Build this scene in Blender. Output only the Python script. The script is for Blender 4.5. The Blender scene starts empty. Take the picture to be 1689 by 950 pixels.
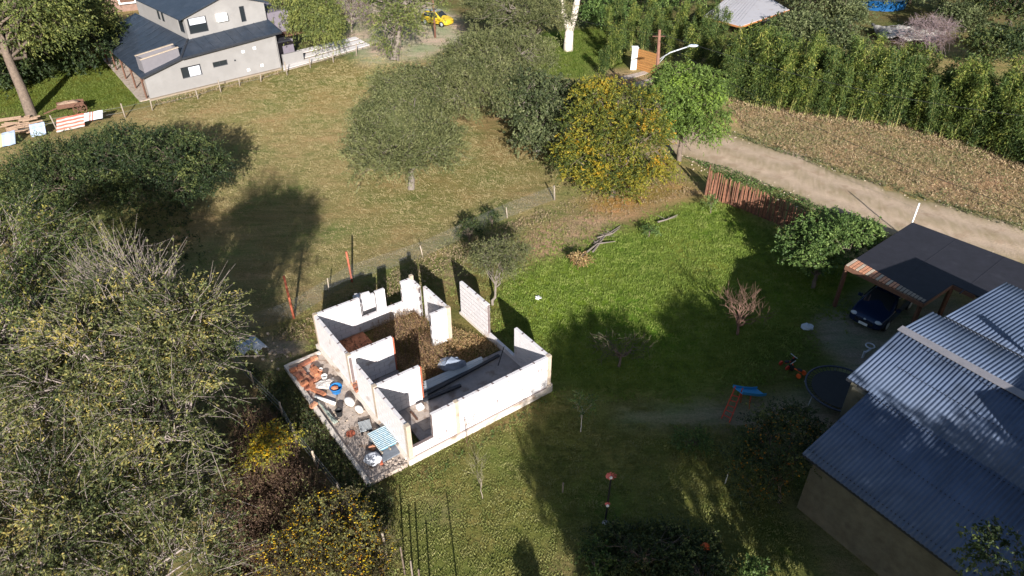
import bpy, math, random
import numpy as np
from mathutils import Vector, Matrix
random.seed(7)
RNG = np.random.default_rng(7)
SC = bpy.context.scene
COL = SC.collection
R = math.radians

# ---------------------------------------------------------------- camera
CAM_H, CAM_PITCH, CAM_F = 22.0, R(35.0), 1162.0      # metres, below the horizon, focal length in photo pixels
cam_d = bpy.data.cameras.new('camera')
cam = bpy.data.objects.new('camera', cam_d); COL.objects.link(cam)
cam_d.sensor_width = 36.0
cam_d.lens = 36.0 * CAM_F / 1689.0
cam_d.clip_start = 0.3; cam_d.clip_end = 3000
cam.location = (0, 0, CAM_H); cam.rotation_euler = (R(90) - CAM_PITCH, 0, 0)
SC.camera = cam

# ---------------------------------------------------------------- light
SUN_EL, SUN_AZ = R(21.0), R(9.8)      # sun behind the viewer, slightly to the right
TO_SUN = Vector((math.sin(SUN_AZ) * math.cos(SUN_EL), -math.cos(SUN_AZ) * math.cos(SUN_EL), math.sin(SUN_EL)))
w = bpy.data.worlds.new('World'); SC.world = w; w.use_nodes = True
nt = w.node_tree; nt.nodes.clear()
sky = nt.nodes.new('ShaderNodeTexSky'); sky.sky_type = 'NISHITA'; sky.sun_disc = False
sky.sun_elevation = SUN_EL
sky.sun_rotation = math.atan2(TO_SUN.x, TO_SUN.y)
bg = nt.nodes.new('ShaderNodeBackground'); bg.inputs[1].default_value = 0.06
wo = nt.nodes.new('ShaderNodeOutputWorld')
nt.links.new(sky.outputs[0], bg.inputs[0]); nt.links.new(bg.outputs[0], wo.inputs[0])
sun_d = bpy.data.lights.new('sun', 'SUN'); sun_d.energy = 5.0; sun_d.angle = R(0.53); sun_d.color = (1.0, 0.955, 0.90)
sun = bpy.data.objects.new('sun', sun_d); COL.objects.link(sun)
sun.rotation_euler = TO_SUN.to_track_quat('Z', 'Y').to_euler()
SC.view_settings.view_transform = 'Standard'; SC.view_settings.look = 'None'
SC.view_settings.exposure = 1.05; SC.view_settings.gamma = 1.0
SC.view_settings.use_curve_mapping = False
SC.render.engine = 'CYCLES'
SC.cycles.max_bounces = 5; SC.cycles.diffuse_bounces = 3; SC.cycles.glossy_bounces = 2
SC.cycles.transmission_bounces = 3; SC.cycles.transparent_max_bounces = 4

# ---------------------------------------------------------------- survey helpers: a photo pixel -> a place at height z
_s, _c = math.sin(CAM_PITCH), math.cos(CAM_PITCH)
def ray(px, py):
    x = (px - 844.5) / CAM_F; y = (475 - py) / CAM_F
    return np.array([x, _c + y * _s, -_s + y * _c])
def G(px, py, z=0.0):
    d = ray(px, py); t = (CAM_H - z) / -d[2]
    return np.array([d[0] * t, d[1] * t, z])
def PROJ(p):
    x, y, z = p[0], p[1], p[2] - CAM_H
    d = y * _c - z * _s; v = y * _s + z * _c
    return 844.5 + CAM_F * x / d, 475 - CAM_F * v / d
def HT(bx, by, ty):           # height of an upright thing whose foot is at (bx,by) and top at row ty
    p = G(bx, by); lo, hi = 0.0, 20.0
    for _ in range(30):
        m = (lo + hi) / 2
        if PROJ((p[0], p[1], m))[1] > ty: lo = m
        else: hi = m
    return lo
def ONPLANE(px, py, P0, N):   # where the ray through a pixel meets a plane
    d = ray(px, py); o = np.array([0, 0, CAM_H]); t = np.dot(P0 - o, N) / np.dot(d, N)
    return o + d * t

# ---------------------------------------------------------------- materials
def nodes(m):
    m.use_nodes = True; t = m.node_tree; t.nodes.clear(); return t
def lnk(t, a, b): t.links.new(a, b)
def mat(name, col, rough=0.8, var=0.15, scale=6.0, bump=0.0, bscale=30.0, metal=0.0, spec=0.3, col2=None, wear=None):
    m = bpy.data.materials.new(name); t = nodes(m); N = t.nodes
    o = N.new('ShaderNodeOutputMaterial'); p = N.new('ShaderNodeBsdfPrincipled')
    p.inputs['Roughness'].default_value = rough; p.inputs['Metallic'].default_value = metal
    p.inputs['Specular IOR Level'].default_value = spec
    lnk(t, p.outputs[0], o.inputs[0])
    g = N.new('ShaderNodeNewGeometry')
    n = N.new('ShaderNodeTexNoise'); n.inputs['Scale'].default_value = scale; n.inputs['Detail'].default_value = 6
    n.inputs['Roughness'].default_value = 0.65
    lnk(t, g.outputs['Position'], n.inputs['Vector'])
    cr = N.new('ShaderNodeValToRGB'); e = cr.color_ramp.elements
    c2 = col2 if col2 else tuple(min(1, c * (1 + var)) for c in col)
    c1 = tuple(c * (1 - var) for c in col)
    e[0].position = 0.3; e[0].color = (*c1, 1); e[1].position = 0.7; e[1].color = (*c2, 1)
    lnk(t, n.outputs[0], cr.inputs[0])
    out = cr.outputs[0]
    if wear:
        n3 = N.new('ShaderNodeTexNoise'); n3.inputs['Scale'].default_value = wear[1]; n3.inputs['Detail'].default_value = 8
        lnk(t, g.outputs['Position'], n3.inputs['Vector'])
        r3 = N.new('ShaderNodeValToRGB'); r3.color_ramp.elements[0].position = wear[2]; r3.color_ramp.elements[1].position = wear[2] + 0.12
        mx = N.new('ShaderNodeMix'); mx.data_type = 'RGBA'
        lnk(t, n3.outputs[0], r3.inputs[0]); lnk(t, r3.outputs[0], mx.inputs[0]); lnk(t, out, mx.inputs[6])
        mx.inputs[7].default_value = (*wear[0], 1); out = mx.outputs[2]
    lnk(t, out, p.inputs['Base Color'])
    if bump:
        n2 = N.new('ShaderNodeTexNoise'); n2.inputs['Scale'].default_value = bscale; n2.inputs['Detail'].default_value = 5
        lnk(t, g.outputs['Position'], n2.inputs['Vector'])
        b = N.new('ShaderNodeBump'); b.inputs['Strength'].default_value = bump; b.inputs['Distance'].default_value = 0.06
        lnk(t, n2.outputs[0], b.inputs['Height']); lnk(t, b.outputs[0], p.inputs['Normal'])
    return m
def leafmat(name, stops, transl=0.3, rough=0.55):
    """leaf colour follows the per-leaf 'tint' value"""
    m = bpy.data.materials.new(name); t = nodes(m); N = t.nodes
    o = N.new('ShaderNodeOutputMaterial'); p = N.new('ShaderNodeBsdfPrincipled'); tr = N.new('ShaderNodeBsdfTranslucent')
    mx = N.new('ShaderNodeMixShader'); mx.inputs[0].default_value = transl
    a = N.new('ShaderNodeAttribute'); a.attribute_name = 'tint'
    cr = N.new('ShaderNodeValToRGB'); e = cr.color_ramp.elements
    while len(e) < len(stops): e.new(0.5)
    for i, (pos, c) in enumerate(stops): e[i].position = pos; e[i].color = (*c, 1)
    lnk(t, a.outputs['Fac'], cr.inputs[0])
    p.inputs['Roughness'].default_value = rough; p.inputs['Specular IOR Level'].default_value = 0.25
    lnk(t, cr.outputs[0], p.inputs['Base Color']); lnk(t, cr.outputs[0], tr.inputs['Color'])
    lnk(t, p.outputs[0], mx.inputs[1]); lnk(t, tr.outputs[0], mx.inputs[2]); lnk(t, mx.outputs[0], o.inputs[0])
    return m
def glassmat(name, col=(0.02, 0.025, 0.03), rough=0.05):
    m = bpy.data.materials.new(name); t = nodes(m); N = t.nodes
    o = N.new('ShaderNodeOutputMaterial'); p = N.new('ShaderNodeBsdfPrincipled')
    p.inputs['Base Color'].default_value = (*col, 1); p.inputs['Roughness'].default_value = rough
    p.inputs['Specular IOR Level'].default_value = 0.7
    lnk(t, p.outputs[0], o.inputs[0]); return m

M = {}
M['white_block'] = mat('white_block', (0.64, 0.61, 0.615), 0.9, 0.05, 3, 0.25, 40, wear=((0.46, 0.39, 0.36), 1.9, 0.6))
M['mortar'] = mat('mortar', (0.17, 0.13, 0.125), 0.95, 0.2, 8)
M['concrete'] = mat('concrete', (0.44, 0.36, 0.28), 0.95, 0.15, 5, 0.3, 40, wear=((0.3, 0.23, 0.17), 2.5, 0.6))
M['plinth'] = mat('plinth', (0.6, 0.54, 0.48), 0.95, 0.1, 5, 0.3, 40, wear=((0.36, 0.27, 0.2), 2.0, 0.56))
M['slab'] = mat('slab', (0.42, 0.35, 0.30), 0.95, 0.2, 4, 0.5, 25, wear=((0.27, 0.2, 0.155), 3.0, 0.55))
M['floor'] = mat('floor', (0.3, 0.27, 0.26), 0.9, 0.15, 3, 0.2, 30, wear=((0.2, 0.16, 0.14), 2.0, 0.55))
M['clay'] = mat('clay', (0.42, 0.17, 0.09), 0.9, 0.25, 5, 0.4, 50)
M['rust'] = mat('rust', (0.36, 0.10, 0.055), 0.7, 0.25, 9)
M['dark_steel'] = mat('dark_steel', (0.03, 0.033, 0.04), 0.5, 0.2, 4)
M['zinc'] = mat('zinc', (0.45, 0.48, 0.5), 0.45, 0.1, 4, metal=0.3)
M['bark'] = mat('bark', (0.15, 0.115, 0.09), 0.95, 0.3, 6, 0.6, 25)
M['bark_grey'] = mat('bark_grey', (0.19, 0.16, 0.135), 0.95, 0.25, 7, 0.4, 30)
M['bark_white'] = mat('bark_white', (0.62, 0.55, 0.48), 0.9, 0.12, 2.5, 0.4, 15, wear=((0.3, 0.22, 0.17), 1.6, 0.6))
M['bark_red'] = mat('bark_red', (0.17, 0.1, 0.075), 0.9, 0.2, 7)
M['post_wood'] = mat('post_wood', (0.27, 0.225, 0.18), 0.95, 0.2, 10, 0.4, 40)
M['dark_wood'] = mat('dark_wood', (0.12, 0.06, 0.04), 0.8, 0.3, 8, 0.3, 30)
M['log'] = mat('log', (0.27, 0.185, 0.13), 0.9, 0.3, 12, 0.3, 40)
M['wire'] = mat('wire', (0.26, 0.26, 0.27), 0.5, 0.1, 5, metal=0.4)
M['white_paint'] = mat('white_paint', (0.8, 0.8, 0.78), 0.6, 0.05, 4)
M['black'] = mat('black', (0.02, 0.02, 0.022), 0.6, 0.2, 4)
M['cloth_white'] = mat('cloth_white', (0.5, 0.52, 0.57), 0.9, 0.06, 4)
M['blue_paint'] = mat('blue_paint', (0.02, 0.16, 0.42), 0.4, 0.1, 4)
M['light_blue'] = mat('light_blue', (0.13, 0.42, 0.6), 0.6, 0.15, 6)
M['red_paint'] = mat('red_paint', (0.5, 0.06, 0.035), 0.5, 0.1, 4)
M['pink'] = mat('pink', (0.5, 0.13, 0.13), 0.6, 0.1, 4)
M['orange'] = mat('orange', (0.85, 0.13, 0.03), 0.5, 0.05, 4)
M['dark_glass'] = glassmat('dark_glass')

# ---------------------------------------------------------------- objects
def setp(o, label=None, cat=None, group=None, kind=None):
    if label: o['label'] = label
    if cat: o['category'] = cat
    if group: o['group'] = group
    if kind: o['kind'] = kind
    return o
def thing(name, label, cat, loc=(0, 0, 0), group=None, rz=0.0):
    o = bpy.data.objects.new(name, None); COL.objects.link(o)
    o.location = tuple(float(v) for v in loc); o.rotation_euler = (0, 0, rz); o.empty_display_size = 0.3
    return setp(o, label, cat, group)
def link(me_or_o, name, parent=None, local=False):
    o = bpy.data.objects.new(name, me_or_o); COL.objects.link(o)
    if parent:
        o.parent = parent
        if parent.type == 'EMPTY' and not local: o.location = -Vector(parent.location)
    return o
def npmesh(name, V, F, material=None, tint=None, smooth=False, mi=None):
    """mesh from numpy arrays; F is (n,3) or (n,4)"""
    V = np.ascontiguousarray(V, dtype=np.float32); F = np.ascontiguousarray(F, dtype=np.int32)
    me = bpy.data.meshes.new(name); n, k = F.shape
    me.vertices.add(len(V)); me.vertices.foreach_set('co', V.ravel())
    me.loops.add(n * k); me.loops.foreach_set('vertex_index', F.ravel())
    me.polygons.add(n); me.polygons.foreach_set('loop_start', np.arange(0, n * k, k, dtype=np.int32))
    me.polygons.foreach_set('loop_total', np.full(n, k, dtype=np.int32))
    if smooth: me.polygons.foreach_set('use_smooth', np.ones(n, dtype=bool))
    if material:
        for mm in (material if isinstance(material, list) else [material]): me.materials.append(mm)
    if mi is not None: me.polygons.foreach_set('material_index', np.asarray(mi, dtype=np.int32))
    if tint is not None:
        a = me.attributes.new('tint', 'FLOAT', 'POINT'); a.data.foreach_set('value', np.asarray(tint, dtype=np.float32))
    me.update(calc_edges=True); me.validate(verbose=False)
    return me
class MB:
    """collects shapes, then links them as ONE mesh object"""
    def __init__(s): s.v = []; s.f = []
    def add(s, vs, fs):
        b = len(s.v); s.v += [tuple(map(float, v)) for v in vs]; s.f += [tuple(i + b for i in f) for f in fs]; return s
    def box(s, c, size, rz=0.0, rx=0.0, ry=0.0):
        m = Matrix.Translation(Vector(c)) @ Matrix.Rotation(rz, 4, 'Z') @ Matrix.Rotation(ry, 4, 'Y') @ Matrix.Rotation(rx, 4, 'X')
        x, y, z = (q / 2 for q in size)
        vs = [m @ Vector(p) for p in ((-x, -y, -z), (x, -y, -z), (x, y, -z), (-x, y, -z), (-x, -y, z), (x, -y, z), (x, y, z), (-x, y, z))]
        return s.add(vs, ((0, 3, 2, 1), (4, 5, 6, 7), (0, 1, 5, 4), (1, 2, 6, 5), (2, 3, 7, 6), (3, 0, 4, 7)))
    def bar(s, a, b, wd, ht=None):
        """square bar from a to b"""
        a, b = Vector(a), Vector(b); d = (b - a)
        q = d.to_track_quat('X', 'Z'); ht = ht or wd
        m = Matrix.Translation((a + b) / 2) @ q.to_matrix().to_4x4()
        x, y, z = d.length / 2, wd / 2, ht / 2
        vs = [m @ Vector(p) for p in ((-x, -y, -z), (x, -y, -z), (x, y, -z), (-x, y, -z), (-x, -y, z), (x, -y, z), (x, y, z), (-x, y, z))]
        return s.add(vs, ((0, 3, 2, 1), (4, 5, 6, 7), (0, 1, 5, 4), (1, 2, 6, 5), (2, 3, 7, 6), (3, 0, 4, 7)))
    def tube(s, pts, rad, n=8, cap=True):
        pts = [Vector(p) for p in pts]; rads = rad if isinstance(rad, (list, tuple)) else [rad] * len(pts)
        rings = []
        for i, p in enumerate(pts):
            d = (pts[min(i + 1, len(pts) - 1)] - pts[max(i - 1, 0)]).normalized()
            a = d.orthogonal().normalized() if i == 0 else (a - d * a.dot(d)).normalized()
            b = d.cross(a)
            rings.append([p + (a * math.cos(2 * math.pi * k / n) + b * math.sin(2 * math.pi * k / n)) * rads[i] for k in range(n)])
        vs = [v for r in rings for v in r]; fs = []
        for i in range(len(pts) - 1):
            for k in range(n):
                fs.append((i * n + k, i * n + (k + 1) % n, (i + 1) * n + (k + 1) % n, (i + 1) * n + k))
        if cap: fs += [tuple(range(n))[::-1], tuple((len(pts) - 1) * n + k for k in range(n))]
        return s.add(vs, fs)
    def prism(s, poly, z0, z1):
        """vertical prism over a ground polygon; z0/z1 may be lists"""
        n = len(poly); a = z0 if isinstance(z0, (list, tuple)) else [z0] * n; b = z1 if isinstance(z1, (list, tuple)) else [z1] * n
        vs = [(p[0], p[1], a[i]) for i, p in enumerate(poly)] + [(p[0], p[1], b[i]) for i, p in enumerate(poly)]
        fs = [tuple(range(n))[::-1], tuple(range(n, 2 * n))] + [(i, (i + 1) % n, n + (i + 1) % n, n + i) for i in range(n)]
        return s.add(vs, fs)
    def slabpoly(s, pts, th):
        """thick sheet under a 3-D polygon"""
        n = len(pts); vs = [tuple(p) for p in pts] + [(p[0], p[1], p[2] - th) for p in pts]
        fs = [tuple(range(n)), tuple(range(n, 2 * n))[::-1]] + [(i, (i + 1) % n, n + (i + 1) % n, n + i)[::-1] for i in range(n)]
        return s.add(vs, fs)
    def blob(s, c, r, n=10, m=6, jit=0.12, seed=0):
        rr = random.Random(seed); vs = []; fs = []
        r = r if isinstance(r, (tuple, list)) else (r, r, r)
        for i in range(m + 1):
            th = math.pi * i / m
            for k in range(n):
                ph = 2 * math.pi * k / n; q = 1 + (rr.random() - .5) * 2 * jit
                vs.append((c[0] + r[0] * q * math.sin(th) * math.cos(ph), c[1] + r[1] * q * math.sin(th) * math.sin(ph), c[2] + r[2] * q * math.cos(th)))
        for i in range(m):
            for k in range(n): fs.append((i * n + k, (i + 1) * n + k, (i + 1) * n + (k + 1) % n, i * n + (k + 1) % n))
        return s.add(vs, fs)
    def mesh(s, name, material=None, smooth=False, fixn=True):
        me = bpy.data.meshes.new(name); me.from_pydata(s.v, [], s.f)
        if material: me.materials.append(material)
        if smooth: me.polygons.foreach_set('use_smooth', np.ones(len(me.polygons), dtype=bool))
        me.update(); return me
    def done(s, name, material, parent=None, smooth=False, local=False, **kw):
        o = link(s.mesh(name, material, smooth), name, parent, local); return setp(o, **kw)
def bevel(o, wd=0.02, seg=1):
    b = o.modifiers.new('bevel', 'BEVEL'); b.width = wd; b.segments = seg; b.limit_method = 'ANGLE'; return o

# ---------------------------------------------------------------- vegetation engine
def unit(v): return v / (np.linalg.norm(v, axis=-1, keepdims=True) + 1e-9)
def tubes(P, Rr, sides=4):
    """P (N,k,3) centre lines, Rr (N,k) radii -> verts, quads"""
    N, k, _ = P.shape
    D = np.empty_like(P); D[:, 1:-1] = P[:, 2:] - P[:, :-2]; D[:, 0] = P[:, 1] - P[:, 0]; D[:, -1] = P[:, -1] - P[:, -2]
    D = unit(D); ref = np.tile(np.array([0.31, 0.17, 0.93]), (N, k, 1))
    A = unit(np.cross(D, ref)); B = np.cross(D, A)
    th = np.arange(sides) * 2 * np.pi / sides
    V = P[:, :, None, :] + Rr[:, :, None, None] * (np.cos(th)[None, None, :, None] * A[:, :, None, :] + np.sin(th)[None, None, :, None] * B[:, :, None, :])
    idx = np.arange(N * k * sides).reshape(N, k, sides)
    a = idx[:, :-1, :]; b = np.roll(a, -1, axis=2); d = idx[:, 1:, :]; c = np.roll(d, -1, axis=2)
    F = np.stack([a, b, c, d], -1).reshape(-1, 4)
    return V.reshape(-1, 3), F
def leaves(C, D, L, W, rng):
    """rhombus leaves at C along D"""
    n = len(C); D = unit(D); S = unit(np.cross(D, unit(rng.normal(size=(n, 3)) + np.array([0, 0, 0.6]))))
    L = L[:, None]; W = W[:, None]
    Nn = np.cross(D, S)
    V = np.stack([C, C + D * L * 0.5 + S * W * 0.5, C + D * L + Nn * L * 0.12, C + D * L * 0.5 - S * W * 0.5], 1).reshape(-1, 3)
    return V, np.arange(n * 4).reshape(n, 4)
def curve(A, B, sag, k, rng, wob=0.12):
    """N curved limbs from A to B"""
    t = np.linspace(0, 1, k)[None, :, None]; P = A[:, None] * (1 - t) + B[:, None] * t
    ln = np.linalg.norm(B - A, axis=1)[:, None, None]
    P = P + np.sin(np.pi * t) * (np.array([0, 0, 1.0])[None, None] * sag * ln)
    j = rng.normal(size=P.shape) * ln * wob / k; j[:, 0] = 0
    return P + j
def crown_tree(name, label, cat, base, lobes, leafm, barkm, seed=1, trunk_r=0.18, trunk_top=None, clumps=60, clump_r=0.6, twigs=14,
               twig_len=0.6, lpt=12, leaf=(0.12, 0.06), droop=0.3, up=0.25, limbs=40, twig_r=0.006, bare=0.0, group=None, inner=0.45,
               spread=0.5, twig_frac=1.0, tint_c=(0.5, 0.25), shell=0.0, part='crown', rand=0.75, limb_m=None, leaf_noise=0.6, trunk_wob=0.15, flat_in=0.0, twmat=None, fork=None):
    rng = np.random.default_rng(seed); base = np.array(base, float)
    lob = np.array(lobes, float)           # cx,cy,cz,rx,ry,rz
    root = thing(name, label, cat, base, group)
    vol = (lob[:, 3] * lob[:, 4] * lob[:, 5]) ** 0.66; li = rng.choice(len(lob), clumps, p=vol / vol.sum())
    d = unit(rng.normal(size=(clumps, 3))); d[:, 2] = np.where(d[:, 2] < -0.3, -d[:, 2] * 0.7, d[:, 2]); d = unit(d)
    rr = inner + (1 - inner) * rng.random(clumps) ** 0.6
    CC = lob[li, :3] + d * rr[:, None] * lob[li, 3:]
    CC[:, 2] = np.maximum(CC[:, 2], 0.15)
    cen = lob[:, :3].mean(0)
    # trunk and limbs
    tt = np.array(trunk_top, float) if trunk_top is not None else np.array([base[0] * .6 + cen[0] * .4, base[1] * .6 + cen[1] * .4, max(0.5, lob[:, 2].min() * 0.62)])
    Vs, Fs = [], []; off = 0
    P = curve(base[None], tt[None], 0.0, 7, rng, trunk_wob); P[:, -1] = tt; P[:, 0] = base - [0, 0, 0.1]
    v, f = tubes(P, np.linspace(trunk_r * 1.25, trunk_r * 0.7, 7)[None], 8); Vs.append(v); Fs.append(f); off += len(v)
    nl = min(limbs, clumps)
    if nl:
        s = P[0, rng.integers(4, 7, nl)]; E_ = CC[:nl]
        L1 = curve(s, E_, 0.10, 7, rng, 0.35)
        r0 = trunk_r * (0.28 + 0.3 * rng.random(nl)); v, f = tubes(L1, r0[:, None] * np.linspace(1, 0.12, 7)[None], 5)
        Vs.append(v); Fs.append(f + off); off += len(v)
        m = clumps - nl
        if m > 0:            # secondary branches leave the nearest limb
            mids = L1[:, 2:6].reshape(-1, 3); T = CC[nl:]
            near = np.array([mids[np.argmin(((mids - q) ** 2).sum(1))] for q in T])
            L2 = curve(near, T, 0.05, 5, rng, 0.35); v, f = tubes(L2, (trunk_r * 0.14) * np.linspace(1, 0.2, 5)[None] * np.ones((m, 1)), 4)
            Vs.append(v); Fs.append(f + off); off += len(v)
    o = link(npmesh('trunk', np.vstack(Vs), np.vstack(Fs), limb_m or barkm, smooth=True), 'trunk', root)
    # twigs
    ci = np.repeat(np.arange(clumps), twigs); n = len(ci)
    S0 = CC[ci] + rng.normal(size=(n, 3)) * clump_r * spread * np.array([1, 1, 0.6])
    out = unit(CC[ci] - lob[li[ci], :3]); dr = unit(out * 0.8 + rng.normal(size=(n, 3)) * rand + np.array([0, 0, up]))
    ln = twig_len * (0.5 + rng.random(n)); k = 4; t = np.linspace(0, 1, k)[None, :, None]
    TP = S0[:, None] + dr[:, None] * ln[:, None, None] * t + np.array([0, 0, -1.0]) * (droop * ln)[:, None, None] * t ** 2
    TP += rng.normal(size=TP.shape) * 0.03 * ln[:, None, None]
    TP[:, :, 2] = np.maximum(TP[:, :, 2], 0.05)
    nt_ = int(n * twig_frac) if twig_r > 0 else 0
    if nt_:
        sel = rng.permutation(n)[:nt_]; v, f = tubes(TP[sel][:, [0, 1, 3]], np.full((nt_, 1), twig_r) * np.linspace(1.2, 0.4, 3)[None], 3)
        setp(link(npmesh('twigs', v, f, twmat or barkm), 'twigs', root), kind='stuff')
    if lpt > 0:
        keep = rng.random(n) >= bare; TPk = TP[keep]; m = len(TPk); cik = ci[keep]
        q = (rng.random((m, lpt)) ** 0.8) * (k - 1.001); i0 = q.astype(int); fr = (q - i0)[..., None]
        idx = np.arange(m)[:, None]; C = TPk[idx, i0] * (1 - fr) + TPk[idx, i0 + 1] * fr
        dd = unit(TPk[idx, i0 + 1] - TPk[idx, i0]); Dl = unit(dd * 0.7 + rng.normal(size=dd.shape) * 0.6 + np.array([0, 0, -droop * 0.6]))
        tc = np.clip(tint_c[0] + tint_c[1] * (rng.normal(size=clumps)[cik][:, None] * 0.8 + rng.normal(size=(m, lpt)) * leaf_noise), 0, 1)
        sz = 0.7 + 0.6 * rng.random(m * lpt)
        v, f = leaves(C.reshape(-1, 3), Dl.reshape(-1, 3), leaf[0] * sz, leaf[1] * sz, rng)
        link(npmesh(part, v, f, leafm, tint=np.repeat(tc.ravel(), 4)), part, root)
    return root
def lobe(px, py, z, rx, ry, rz): p = G(px, py, z); return (p[0], p[1], z, rx, ry, rz)

# ================================================================ THE SETTING: ground, road, paths
def inside(X, Y, poly):
    r = np.zeros(X.shape, bool); n = len(poly); j = n - 1
    for i in range(n):
        xi, yi = poly[i][0], poly[i][1]; xj, yj = poly[j][0], poly[j][1]
        c = ((yi > Y) != (yj > Y)) & (X < (xj - xi) * (Y - yi) / (yj - yi + 1e-12) + xi); r ^= c; j = i
    return r
def gpoly(px): return [G(a, b)[:2] for a, b in px]
def blur(A, k):
    for ax in (0, 1):
        for _ in range(2):
            pad = [(0, 0), (0, 0)]; pad[ax] = (k, k); B = np.pad(A, pad, mode='edge'); Cc = np.cumsum(B, axis=ax)
            z = np.zeros_like(np.take(Cc, [0], axis=ax)); Cc = np.concatenate([z, Cc], axis=ax)
            n = A.shape[ax]; A = (np.take(Cc, range(2 * k + 1, 2 * k + 1 + n), axis=ax) - np.take(Cc, range(0, n), axis=ax)) / (2 * k + 1)
    return A
DX = 0.35
gx = np.arange(-80, 80.01, DX); gy = np.arange(4, 118.01, DX)
GX, GY = np.meshgrid(gx, gy, indexing='ij')
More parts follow.
